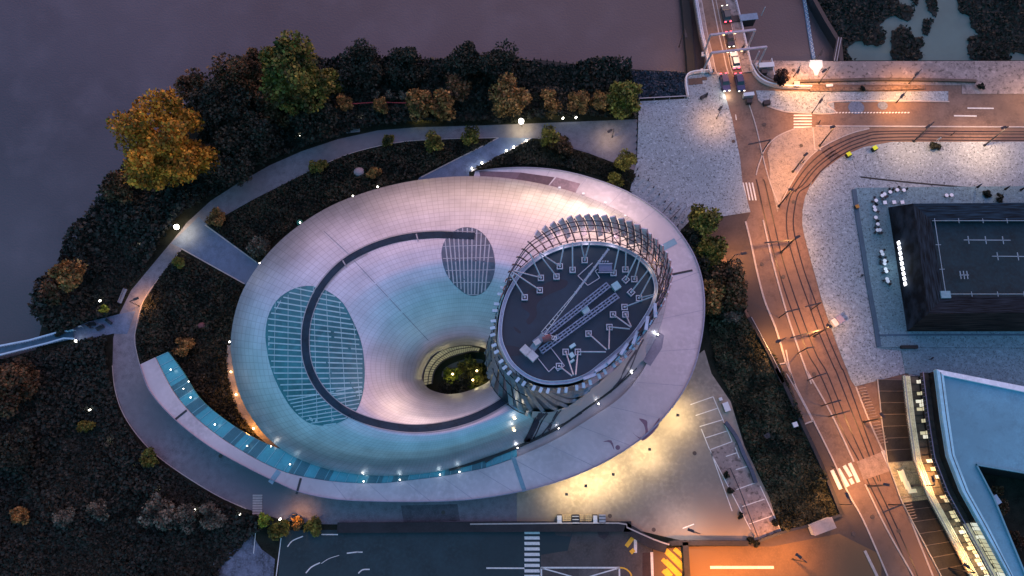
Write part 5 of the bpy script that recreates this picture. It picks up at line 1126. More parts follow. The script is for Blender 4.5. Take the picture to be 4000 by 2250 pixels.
# ================= cars =================
def car(name, label, f, x, y, rz, col, scale=1., lights='tail', mm=None):
    c = P(f, x, y, .7); t = thing(name, label, 'car', (c.x, c.y, .13), 'cars on the bridge road'); t.rotation_euler = (0, 0, rz)
    body = mat('car_paint_'+name+label[:9].replace(' ', '_'), col, rough=.25, metal=.3, coat=.6, var=0)
    L_ = 4.2*scale; W_ = 1.8*scale
    def ring(y, hw, z0, z1): return [Vector((-hw, y, z0)), Vector((-hw, y, (z0+z1)/2)), Vector((-hw*.9, y, z1)), Vector((hw*.9, y, z1)), Vector((hw, y, (z0+z1)/2)), Vector((hw, y, z0))]
    rs = [ring(yy*L_/2, hw*W_/2, .28, z1) for yy, hw, z1 in ((-1, .78, .62), (-.94, .94, .86), (-.6, 1, .96), (0, 1, .98), (.5, 1, .93), (.9, .93, .78), (1, .76, .6))]
    mb = MB(); mb.loft(rs, closed=True); mb.add(rs[0], [tuple(range(6))]); mb.add(rs[-1], [tuple(range(5, -1, -1))]); mb.smooth = False; obj('body', mb, body, t)
    def q(y, hw, z): return [Vector((-hw, y, z)), Vector((hw, y, z))]
    mb = MB(); lo = [(-.86*W_/2, -.80*L_/2), (.86*W_/2, -.80*L_/2), (.88*W_/2, .42*L_/2), (-.88*W_/2, .42*L_/2)]; hi = [(-.68*W_/2, -.62*L_/2), (.68*W_/2, -.62*L_/2), (.70*W_/2, .12*L_/2), (-.70*W_/2, .12*L_/2)]
    mb.add([(a, b, .93) for a, b in lo]+[(a, b, 1.42) for a, b in hi], [(0, 1, 5, 4), (1, 2, 6, 5), (2, 3, 7, 6), (3, 0, 4, 7)]); obj('windows', mb, mat('car_glass', (.02, .03, .045), rough=.1, var=0), t)
    mb = MB(); mb.prism(hi, 1.42, 1.46); obj('roof', mb, body, t)
    for sx in (-1, 1):
        for sy in (-.62, .64):
            w_ = obj('wheel', MB().tube((sx*(W_/2-.18), sy*L_/2, .31), (sx*(W_/2+.02), sy*L_/2, .31), .31, n=12), M_black, t)
        obj('mirror', MB().box((sx*(W_/2+.1), .28*L_/2, .98), (.2, .12, .12)), body, t)
        obj('tail_light', MB().box((sx*.62*W_/2, -L_/2*.985, .72), (.38, .16, .16)), mat('tail_red', (.5, .02, .02), emis=(1, .06, .10), es=9, var=0), t)
        obj('headlight', MB().box((sx*.60*W_/2, L_/2*.97, .62), (.36, .2, .14)), mat('headlight_on', (1, .95, .85), emis=(1, .92, .75), es=14 if lights == 'head' else 3, var=0), t)
    if lights == 'head':
        plight('beam', (0, L_/2+1.0, .9), 260, (1, .85, .6), t, .1)
    return t
dirb = P('m', 770, 900, 0)-P('m', 600, 100, 0); down = math.atan2(-dirb.x, dirb.y)
back = down+math.pi
car('parked_car', 'dark green car with blue glass, farthest up the bridge', 'm', 645, 185, back, (.03, .06, .07), 1.04)
car('parked_car', 'black car with pink lights under the upper gantry', 'm', 695, 530, down, (.02, .02, .03), .92)
car('parked_car', 'white car waiting under the lower gantry', 'm', 762, 810, back, (.75, .74, .72), 1.0)
car('parked_car', 'navy blue car at the bridge exit with red tail lights', 'm', 828, 1110, down, (.02, .03, .10), 1.06)
car('moving_car', 'dark violet car driving off the bridge with headlights on', 'm', 630, 1110, down, (.05, .04, .10), 1.05, 'head')
car('parked_car', 'white streetlit car partly cropped below the plaza lamp', 'c', 1145, 2000, 1.2, (.6, .6, .6), 1.) if False else None
# ================= people =================
def person(label, f, x, y, rz, col, lean=0., group=None):
    c = P(f, x, y, .9); t = thing('person', label, 'person', (c.x, c.y, .14), group)
    J = [(0, 0, .95), (0, 0, 1.2), (0, .02, 1.42), (0, .03, 1.55), (0, .03, 1.70), (-.19, 0, 1.40), (-.30, .03, 1.12), (-.27, .16, .92), (.19, 0, 1.40), (.30, -.03, 1.12), (.30, .05, .88), (-.10, .0, .9), (-.12, .14, .48), (-.12, .10, .06), (-.12, .26, .03), (.10, 0, .9), (.12, -.04, .48), (.13, -.2, .08), (.13, -.06, .03)]
    E_ = [(0, 1), (1, 2), (2, 3), (3, 4), (2, 5), (5, 6), (6, 7), (2, 8), (8, 9), (9, 10), (0, 11), (11, 12), (12, 13), (13, 14), (0, 15), (15, 16), (16, 17), (17, 18)]
    Rr = [.15, .15, .15, .06, .11, .07, .05, .04, .07, .05, .04, .09, .065, .045, .04, .09, .065, .045, .04]
    me = bpy.data.meshes.new('body'); me.from_pydata(J, E_, []); o = bpy.data.objects.new('body', me); COL.objects.link(o); o.parent = t
    md = o.modifiers.new('skin', 'SKIN'); sv = me.skin_vertices[0].data if me.skin_vertices else None
    if sv is None:
        bpy.context.view_layer.objects.active = o
    for i, r_ in enumerate(Rr):
        if me.skin_vertices: me.skin_vertices[0].data[i].radius = (r_, r_*.85)
    if me.skin_vertices: me.skin_vertices[0].data[0].use_root = True
    o.modifiers.new('sub', 'SUBSURF').levels = 1; me.materials.append(mat('clothes_'+col[0], col[1], rough=.9, var=0))
    obj('hair', MB().ball((0, .02, 1.76), .105, 5), mat('hair_dark', (.02, .015, .01), var=0), t)
    t.rotation_euler = (0, 0, rz); return t
# ================= pontoon and landing =================
PN = thing('boat_gangway', 'long blue gangway with white railings running out over the river', 'gangway', P('h', 510, 1095, 0), world=True)
obj('deck', MB().band(PL('h', [(515, 1068), (0, 1182), (-600, 1310)], .5), PL('h', [(520, 1128), (0, 1240), (-600, 1370)], .5), .25, .45), mat('gangway_blue', (.05, .12, .19), rough=.6, var=.2, vs=1), PN)
for pts in ([(518, 1066), (400, 1085), (200, 1140), (0, 1178), (-600, 1300)], [(522, 1128), (450, 1125), (330, 1160), (0, 1242), (-600, 1372)]):
    q = PL('h', pts, 1.5); mb = MB(); mb.line(q, .32, 1.4, 1.55); mb.line(q, .12, .9, .96)
    for p in resample(q, 60): mb.box((p.x, p.y, .95), (.08, .08, 1.0))
    obj('railing', mb, mat('gangway_rail', (.42, .58, .72), rough=.4), PN)
c = P('h', 545, 1148, 1.2); o = obj('landing_lamp', MB().box((c.x, c.y, 1.2), (.9, .4, .3), -.4), M_bulb, None, 'white lamp at the landward end of the boat gangway', 'lamp')
mb = MB().tube((c.x, c.y, 0), (c.x, c.y, 1.1), .07); o2 = obj('post', mb, M_dark, None); o2.parent = o; o2.location -= o.location
for k, (x, y, rz, lb) in enumerate(((572, 1045, .5, 'person in pale top nearest the boat gangway'), (622, 1035, 2., 'person in dark clothes left of the benches on the landing'), (645, 1050, 1., 'person in dark clothes beside the middle bench'), (712, 1030, 3., 'person in grey standing at the dark benches'))):
    person(lb, 'h', x, y, rz, (('pale', (.35, .40, .48)), ('dark', (.03, .03, .04)), ('dark', (.03, .03, .04)), ('grey', (.15, .15, .2)))[k])
def bench(label, f, x, y, rz, m=M_dark, L_=1.7):
    c = P(f, x, y, .45); t = thing('bench', label, 'bench', (c.x, c.y, .1)); t.rotation_euler = (0, 0, rz)
    mb = MB()
    for i in range(4): mb.box((0, -.2+i*.15, .45), (L_, .11, .05))
    obj('seat', mb, m, t); mb = MB()
    for i in range(3): mb.box((0, .32+i*.03, .6+i*.14), (L_, .04, .1))
    obj('backrest', mb, m, t)
    for s in (-1, 1): obj('leg', MB().box((s*L_*.4, .05, .21), (.08, .5, .42)), M_dark, t)
bench('dark bench on the landing nearest the path', 'h', 768, 1008, -.6); bench('dark bench in the middle of the landing', 'h', 712, 1055, .5); bench('dark bench left of the middle of the landing', 'h', 650, 1030, .1)
bench('grey slatted bench on the river side of the curved path', 'h', 873, 828, 1.3, M_grey, 3.2); bench('pale bench on the top stretch of the path', 'j', 142, 932, .1, M_grey, 3.2)
bench('dark bench under the trees on the quay', 'a', 270, 690, .5)
for k, (f, x, y, rz, lb, cl) in enumerate((('a', 250, 695, .4, 'person at the bench on the lock abutment', 'dark'), ('a', 292, 672, 2., 'person standing right of the abutment bench', 'dark'), ('a', 335, 505, 2.6, 'person walking off the bridge footway by the left gantry', 'dark'), ('a', 545, 340, 0, 'upper person on the bridge right footway', 'dark'), ('a', 552, 378, 0.2, 'lower person on the bridge right footway', 'dark'),
                                ('a', 1085, 868, 1, 'person waiting at the east crossing', 'dark'), ('b', 1385, 685, 2, 'person walking alone west of the pavilion terrace', 'dark'), ('c', 1650, 700, 0, 'person standing right of the south crossing', 'dark'), ('c', 1185, 680, 0, 'person left of the south crossing', 'dark'), ('b', 1880, 1270, 1, 'person crossing the paving south of the pavilion', 'dark'), ('a', 970, 1150, 1, 'person on the island by the tram curve', 'dark'), ('a', 2030, 950, 1, 'person on the straight tram track', 'dark'), ('a', 1935, 985, .3, 'person in white top beside the track shrubs', 'pale'))):
    person(lb, f, x, y, rz, (cl, (.03, .03, .035) if cl == 'dark' else (.35, .4, .48)))
# ================= black pavilion =================
PV = thing('black_pavilion', 'low black timber clad pavilion with sloping walls and flat dark roof', 'pavilion', P('b', 1700, 1080, 0), world=True)
M_clad2 = mat('black_boards', (.010, .017, .026), rough=.7, var=.5, vs=2.5); M_top = mat('roof_boards', (.05, .065, .095), rough=.65, var=.4, vs=1.5)
def boards(name, col, ax):
    m = bpy.data.materials.new(name); m.use_nodes = True; t = m.node_tree; bs = t.nodes['Principled BSDF']; n = t.nodes.new; l = t.links.new
    g = n('ShaderNodeNewGeometry'); mp = n('ShaderNodeMapping'); mp.inputs['Scale'].default_value = ax; l(g.outputs['Position'], mp.inputs[0])
    nz = n('ShaderNodeTexNoise'); nz.inputs['Scale'].default_value = 1; nz.inputs['Detail'].default_value = 5; l(mp.outputs[0], nz.inputs['Vector'])
    r = n('ShaderNodeValToRGB'); l(nz.outputs[0], r.inputs[0]); e = r.color_ramp.elements; e[0].position = .4; e[0].color = (*[c*.5 for c in col], 1); e[1].position = .68; e[1].color = (*[c*2.6 for c in col], 1)
    l(r.outputs[0], bs.inputs['Base Color']); bs.inputs['Roughness'].default_value = .8; bs.inputs['Specular IOR Level'].default_value = .12; return m
z1 = 10.0
B0 = PL('b', [(1568, 200), (3300, 190), (3300, 1082), (1702, 1082)], 0); T1 = PL('b', [(1750, 172), (3300, 160), (3300, 935), (1860, 950)], z1)
Ti = PL('b', [(1880, 292), (3280, 292), (3280, 830), (1968, 830)], z1)
for i, (nm, mt) in enumerate((('north_wall', boards('boards_n', (.014, .020, .030), (.5, 4, 4))), ('east_wall', M_clad2), ('south_wall', boards('boards_s', (.030, .018, .017), (.25, 4, 4))), ('west_wall', boards('boards_w', (.010, .014, .020), (4, .4, .4))))):
    j = (i+1) % 4; obj('wall', MB().add([B0[i], B0[j], T1[j], T1[i]], [(0, 1, 2, 3)]), mt, PV)
bn = boards('boards_top', (.008, .020, .032), (.25, 4.5, 4)); bw = boards('boards_topw', (.010, .016, .022), (4.5, .3, 4)); bs_ = boards('boards_tops', (.010, .013, .018), (.25, 4.5, 4))
for i, mt in enumerate((bn, bw, bs_, bw)):
    j = (i+1) % 4; obj('roof_slope', MB().add([T1[i], T1[j], Ti[j]+Vector((0, 0, .0)), Ti[i]], [(0, 1, 2, 3)]), mt, PV)
Td = [Vector((p.x, p.y, z1-1.1)) for p in Ti]
mb = MB(); mb.loft([Ti, Td], closed=True); obj('parapet', mb, M_clad2, PV)
obj('roof_deck', MB().prism(Td, z1-1.4, z1-1.1), mat('pavilion_roof', (.005, .028, .040), rough=.9, var=.25, vs=.25, specks=.3, spscale=.8), PV)
mb = MB(); q = [Vector((p.x, p.y, z1+.25)) for p in PL('b', [(1900, 297), (3270, 297), (3270, 815), (1978, 815)], z1)]
mb.pipe(q+[q[0]], .07, 5)
for a, b in zip(q, q[1:]+q[:1]):
    n_ = int((b-a).length/4.6); d = (b-a).normalized(); nn = Vector((-d.y, d.x, 0))
    for i in range(n_+1): p = a.lerp(b, i/n_); mb.beam(p-nn*.5, p+nn*.5, .09, .09)
obj('roof_rail', mb, mat('pale_rail', (.24, .33, .40), rough=.5), PV)
mb = MB()
for A, B in (((2110, 430), (2440, 432)), ((2310, 545), (2700, 548)), ((2080, 678), (2145, 678))):
    a, b = P('b', *A, z1), P('b', *B, z1); mb.beam(a, b, .13, .13); n_ = 3
    for i in range(n_): p = a.lerp(b, .1+.37*i); mb.beam(p-Vector((0, .8, 0)), p+Vector((0, .8, 0)), .13, .13)
obj('roof_rail', mb, mat('pale_rail', (.38, .46, .52)), PV)
c = P('b', 1978, 818, z1); obj('roof_box', MB().box((c.x, c.y, z1-.2), (1.8, 1.4, 1)), mat('box_teal', (.16, .3, .36)), PV)
for k in range(9):
    t = k/9; A = (1647+t*52, 438+t*325); Bp = (1647+(t+.085)*52, 438+(t+.085)*325)
    a, b = P('b', *A, 3.4), P('b', *Bp, 3.4); b = a.lerp(b, .95); n_ = Vector((1, 0, 0))
    obj('lit_window', MB().box(((a+b)/2).to_tuple(), (.2, (b-a).length*.92, .9), .14), mat('bright_window', (1, 1, 1), emis=(.95, .95, 1), es=2.2, var=0), PV)
plight('window_light', P('b', 1625, 600, 3.), 90, COOL, PV, .5)
# ================= cafe tables =================
tb = [(1590, 90), (1640, 75), (1687, 77), (1550, 105), (1533, 116), (1490, 150), (1478, 195), (1483, 216), (1488, 270), (1502, 317), (1500, 360), (1516, 358), (1528, 512), (1536, 530), (1550, 576), (1550, 597), (1556, 634), (1563, 652), (1567, 705), (1573, 722)]
PT = freeze_t = None
TT = thing('cafe_table', '', 'table', (0, 0, 0), 'white round tables on the pavilion terrace')
obj('table_top', MB().disc((0, 0), .38, .72, .77, 20), mat('white_tabletop', (.80, .84, .88), rough=.4, var=0), TT); obj('pedestal', MB().tube((0, 0, .05), (0, 0, .72), .05), M_dark, TT); obj('base', MB().disc((0, 0), .22, 0, .05, 12), M_dark, TT); freeze(TT)
CHR = thing('cafe_chair', 'dark cafe chair set by the white round tables', 'chair', (0, 0, 0), 'dark cafe chairs on the terrace')
obj('seat', MB().box((0, 0, .45), (.42, .42, .04)), M_dark, CHR); obj('backrest', MB().box((0, .2, .68), (.42, .04, .4)), M_dark, CHR)
for sx in (-1, 1):
    for sy in (-1, 1): obj('leg', MB().box((sx*.18, sy*.18, .22), (.04, .04, .44)), M_dark, CHR)
freeze(CHR); rr = random.Random(4); fc = True
for k, (x, y) in enumerate(tb):
    c = P('b', x, y, 1.15); lb = '%s white round cafe table along the row from the north end' % ORD[k]
    if k == 0: TT.location = (c.x, c.y, .42); TT['label'] = lb
    else: dup(TT, (c.x, c.y, .42), 0, lb)
    for j in range(2):
        an = rr.uniform(0, 6.28); L2 = (c.x+.7*math.cos(an), c.y+.7*math.sin(an), .42)
        if fc: CHR.location = L2; CHR.rotation_euler = (0, 0, an-1.57); fc = False
        else: dup(CHR, L2, an-1.57)
SQ = thing('square_table', 'left white square table beside the pavilion corner', 'table', (0, 0, 0), 'white square tables')
obj('table_top', MB().box((0, 0, .74), (.75, .75, .05)), mat('white_tabletop', (.8, .84, .88)), SQ)
for sx in (-1, 1):
    for sy in (-1, 1): obj('leg', MB().box((sx*.3, sy*.3, .36), (.06, .06, .72)), M_dark, SQ)
freeze(SQ)
for k, (x, y) in enumerate(((1552, 165), (1617, 163), (1675, 163))):
    c = P('b', x, y, 1.1)
    if k == 0: SQ.location = (c.x, c.y, .42); SQ.rotation_euler = (0, 0, .1)
    else: dup(SQ, (c.x, c.y, .42), .1, ('', 'middle white square table beside the pavilion corner', 'right white square table beside the pavilion corner')[k])
for k, (x, y) in enumerate(((1985, 117), (2020, 115))): c = P('b', x, y, .9); dup(TT, (c.x, c.y, .42), 0, ('left' if k == 0 else 'right')+' one of two white round tables alone north of the pavilion')
# plaza odds: yellow-topped bins, kiosk, planters
for k, (x, y) in enumerate(((1298, 1092), (1483, 1048))):
    c = P('a', x, y, 1.0); t = thing('yellow_bin', ('left' if k == 0 else 'right')+' black bin with bright yellow lid on the plaza by the tram curve', 'bin', (c.x, c.y, .14), 'yellow lidded bins'); t.rotation_euler = (0, 0, .5)
    obj('body', MB().box((0, 0, .5), (1.0, .9, 1.0)), M_black, t); obj('lid', MB().box((-.05, .05, 1.04), (.95, .85, .1)), mat('lid_yellow', (.62, .70, .02), rough=.5, emis=(.6, .7, .0), es=.15, var=.2, vs=6), t); obj('handle', MB().box((0, .48, .9), (.8, .06, .06)), M_dark, t)
simple_box('ticket_kiosk', 'white topped box with grey twin side on the plaza by the tracks', 'kiosk', 'b', 1208, 1008, (1.5, 1.5, 1.2), .5, M_pale, .14, M_pale); simple_box('utility_box', 'grey violet box touching the white kiosk', 'utility box', 'b', 1236, 990, (1.2, 1.4, 1.6), .5, mat('violet_grey', (.30, .26, .36)), .14, mat('violet_grey', (.3, .26, .36)))
simple_box('shelter', 'pale roofed shelter at the lower corner of the hedge strip', 'shelter', 'c', 1115, 1098, (4.2, 2.0, 2.2), math.radians(19), M_pale, .06, mat('shelter_roof', (.40, .30, .27)))
simple_box('vent_box', 'small white vent box in the hedge strip by the wall', 'vent', 'c', 918, 377, (.9, .9, .8), .3, M_pale, .06, M_pale); simple_box('vent_box', 'small white vent box in the middle of the hedge strip', 'vent', 'c', 720, 457, (1.1, .9, .8), .5, M_pale, .06, M_dark)
simple_box('vent_box', 'grey slatted vent near the parking bays', 'vent', 'c', 432, 252, (1.1, 1.7, .9), .3, M_grey, .06, M_pale); simple_box('vent_box', 'tiny white box above the slatted vent', 'vent', 'c', 390, 197, (.6, .6, .6), .3, M_pale, .06, M_pale)
simple_box('litter_bin', 'orange topped bin west of the pavilion', 'bin', 'b', 1357, 192, (.7, .7, .9), .3, M_dark, .3, mat('orange_lid', (.5, .22, .03)))
for k, (f, x, y) in enumerate((('c', 430, 730), ('c', 460, 848), ('c', 525, 1020), ('c', 770, 1068), ('c', 600, 1195), ('c', 640, 1225))): tree('shrub', '%s small dark round shrub going down the yard edge' % ORD[k], f, x, y, .75, .6, L_dark, 200+k, .7, 300, .25, 8, cat='shrub')
for k, (f, x, y, R) in enumerate((('a', 1890, 1035, .9), ('a', 1925, 1040, .9), ('b', 2285, 105, 1.0), ('b', 2365, 135, 1.1), ('a', 2235, 610, .8), ('a', 1400, 628, .7))): tree('shrub', '%s loose dark plant on the eastern paving, from the track outwards' % ORD[k], f, x, y, R, R*.8, L_dark, 220+k, .9, 350, .25, 8, cat='shrub')
for k, (x, y) in enumerate(((2205, 60), (2400, 75), (2510, 80), (2225, 1290), (1630, 850))):
    if k > 2: continue
    a = P('b', x-15, y+8, .3); b = P('b', x+18, y-12, 3.5); t = thing('parasol', '%s closed dark parasol standing along the drain channel' % ORD[k], 'parasol', tuple(a), world=True); obj('pole', MB().tube((a.x, a.y, .14), (a.x, a.y, 2.6), .04), M_dark, t); obj('canopy', MB().tube((a.x, a.y, 1.2), (a.x, a.y, 3.1), .28, .05, 8), M_black, t)
# bike racks
k = 0
for f, A, B, n in (('c', (1390, 120), (1545, 505), 20), ('c', (1695, 885), (1750, 1040), 9)):
    for i in range(n):
        p = P(f, *A, .5).lerp(P(f, *B, .5), i/(n-1)); mb = MB(); d = Vector((.62, .1, 0)); a = p-d; b = p+d
        mb.pipe([(a.x, a.y, .1), (a.x, a.y, .85), (b.x, b.y, .85), (b.x, b.y, .1)], .05, 5)
        obj('bike_rack', mb, mat('rack_metal', (.45, .36, .32), metal=.3), None, '%s thin bike hoop %s' % (ORD[i], 'in the long row beside the glazed office' if f == 'c' and n == 20 else 'in the short row below the crossing'), 'bike rack', 'bike hoops'); k += 1
# pallets by the retaining wall
for k, (x0, x1, m) in enumerate(((1405, 1440, M_pale), (1445, 1505, mat('pallet_wood', (.55, .42, .25), var=.2, vs=3)), (1512, 1562, M_dark), (1568, 1592, mat('pallet_wood', (.5, .4, .25))), (1610, 1652, mat('pallet_wood', (.5, .4, .25))), (1660, 1692, M_pale), (1702, 1750, M_grey))):
    c = P('g', (x0+x1)/2, 1050, 1.2); w_ = (P('g', x1, 1050, 1)-P('g', x0, 1050, 1)).length
    t = thing('pallet_stack' if k in (1, 3, 4) else 'skip_bin', ('open dark and white bin at the left end of the yard clutter', 'wide stack of wooden pallets in the yard clutter', 'dark bin with white bars among the pallets', 'narrow pallet stack in the middle of the clutter', 'pallet stack right of the gap', 'small white topped bin beside the grey one', 'grey lidded bin at the right end of the clutter')[k], 'pallets' if k in (1, 3, 4) else 'bin', (c.x, c.y, .1))
    if k in (1, 3, 4):
        for z in range(4):
            mb = MB()
            for j in range(6): mb.box((0, -.8+j*.32, .12+z*.22), (w_, .2, .04))
            for j in (-1, 0, 1): mb.box((j*w_*.42, 0, .05+z*.22), (.1, 1.7, .1))
            obj('pallet', mb, m, t)
    else:
        obj('body', MB().box((0, 0, .55), (w_, 1.9, 1.1)), M_dark if k != 6 else M_grey, t); obj('lid', MB().box((0, 0, 1.14), (w_*.9, 1.5, .06)), m, t)
        for j in range(3): obj('bar', MB().box((0, -.6+j*.6, 1.2), (w_*.95, .12, .05)), M_pale if k != 6 else M_dark, t)
# steps south of the path
mb = MB()
for i in range(9): a = P('e', 1820, 880+i*18, .3); mb.box((a.x, a.y, .1+.02*i), (1.9, .35, .12))
obj('garden_steps', mb, M_kerb, None, 'narrow pale ladder of steps crossing the south end of the path', 'steps')
# jetties and fences on the river bank
for k, (A, B, lb) in enumerate((((1300, 455), (1440, 455), 'left run of the old dark timber jetty'), ((1425, 436), (1700, 470), 'middle run of the old dark timber jetty'), ((1700, 480), (2100, 485), 'right run of the old dark timber jetty'))):
    a, b = P('j', *A, .2), P('j', *B, .2); t = thing('timber_jetty', lb, 'jetty', tuple(a), world=True); obj('deck', MB().beam(a, b, 1.2, .25), M_black, t); mb = MB()
    for i in range(7): p = a.lerp(b, i/6); mb.tube((p.x, p.y-.5, -3), (p.x, p.y-.5, 1.4), .15, n=6); mb.tube((p.x, p.y+.5, -3), (p.x, p.y+.5, 1.0), .15, n=6)
    obj('posts', mb, M_black, t)
a = P('j', 2095, 480, .2); obj('mooring_post', MB().tube((a.x, a.y, -3), (a.x, a.y, 5), .5, .08, 8), M_black, None, 'tall pointed dark mooring post at the end of the jetty', 'mooring post')
for A, B, lb in (((105, 735), (520, 728), 'thin red string of lights behind the left trees'), ):
    mb = MB(); mb.line(PL('j', [A, ((A[0]+B[0])/2, 722), B], 2.8), .15, 2.6, 2.8); obj('red_banner', mb, mat('red_strip', (.35, .04, .05)), None, 'thin dark red banner strip behind the trees above the path', 'banner')
for k, (x, y) in enumerate(((305, 675), (405, 670), (420, 685), (495, 672))): c = P('j', x, y, 3); tree('shrub', '%s pale speckled bush behind the red strip' % ORD[k], 'j', x, y, 1.1, .9, L_grey, 300+k, 3.2, 300, .25, 8, cat='shrub')
c = P('j', 185, 1212, .8); obj('boulder', MB().ball((c.x, c.y, .4), 1.1, 6, (1.2, 1, .7)), mat('pale_boulder', (.30, .24, .26)), None, 'pale round boulder in the garden above the roof', 'boulder')
c = P('h', 2120, 305, .8); obj('green_marker', MB().ball((c.x, c.y, .5), .7, 6), mat('green_disc', (.05, .25, .16)), None, 'small green dome beside the museum roof edge', 'dome')
c = P('h', 1425, 1035, .8); obj('red_boulder', MB().ball((c.x, c.y, .3), .9, 6, (1.2, .9, .6)), mat('dull_red', (.16, .05, .05)), None, 'dull red boulder in the inner garden', 'boulder')
# ================= glazed office =================
OF = thing('glazed_office', 'office block with blue-cast roof, pale parapet and lit balcony front', 'office', P('c', 1790, 640, 0), world=True)
zr = 13.
rpx = [(1912, -12), (3300, 260), (3300, 860), (2600, 735), (2208, 668), (2330, 900), (2430, 1145), (2560, 1460), (2720, 1800), (2560, 1800), (2425, 1449), (2245, 1120), (2095, 850), (1998, 600), (1955, 330)]
R0 = PL('c', rpx, zr); M_roofb = mat('roof_membrane_blue_cast', (.12, .33, .44), rough=.6, var=.12, vs=.5, big=.3, specks=.12, spscale=.9)  # blue colour cast put into the material of a pale grey roof
obj('roof', MB().prism(R0, zr-.5, zr-.35), M_roofb, OF)
def inset(pts, f, offs): return [P(f, x+o[0], y+o[1], zr) for (x, y), o in zip(pts, offs)]
westo = [(1912, -12), (1955, 330), (1998, 600), (2095, 850), (2245, 1120), (2425, 1449), (2560, 1800)]; westi = [(1962, 30), (2002, 330), (2040, 590), (2140, 850), (2280, 1100), (2455, 1449), (2590, 1800)]
mb = MB(); mb.band(PL('c', westo, zr), PL('c', westi, zr), zr-.9, zr+.3); obj('parapet', mb, mat('cyan_parapet', (.28, .58, .70), rough=.4), OF)
mb = MB(); mb.line(PL('c', [((a[0]+b[0])/2+3, (a[1]+b[1])/2) for a, b in zip(westo, westi)], zr), .12, zr+.3, zr+.34); obj('parapet_groove', mb, M_dark, OF)
mb = MB(); mb.band(PL('c', [(1912, -12), (3300, 260)], zr), PL('c', [(1962, 30), (3300, 308)], zr), zr-.89, zr+.31); obj('parapet', mb, mat('white_parapet', (.72, .76, .84), rough=.4), OF)
mb = MB(); mb.band(PL('c', [(2208, 668), (2600, 735), (3300, 860)], zr), PL('c', [(2200, 655), (2600, 722), (3300, 848)], zr), zr-3, zr+.1); mb.band(PL('c', [(2208, 668), (2330, 900), (2430, 1145), (2560, 1460)], zr), PL('c', [(2198, 668), (2318, 900), (2418, 1145), (2548, 1460)], zr), zr-3, zr+.1); obj('court_edge', mb, mat('court_edge', (.10, .28, .36)), OF)
# courtyard floor and walls
CF = PL('c', [(2208, 668), (3300, 860), (3300, 1900), (2720, 1800), (2560, 1460), (2430, 1145), (2330, 900)], zr)
obj('court_floor', MB().prism(CF, 3.9, 4.), M_soil, OF)
mb = MB(); mb.loft([[Vector((p.x, p.y, zr-.5)) for p in CF], [Vector((p.x, p.y, 4)) for p in CF]], closed=True); obj('court_wall', mb, M_dark, OF)
c = P('c', 2335, 915, 9); obj('roof_vent', MB().box((c.x, c.y, 6.5), (1.6, 1.6, 5), .5), mat('vent_blue', (.35, .5, .62)), OF)
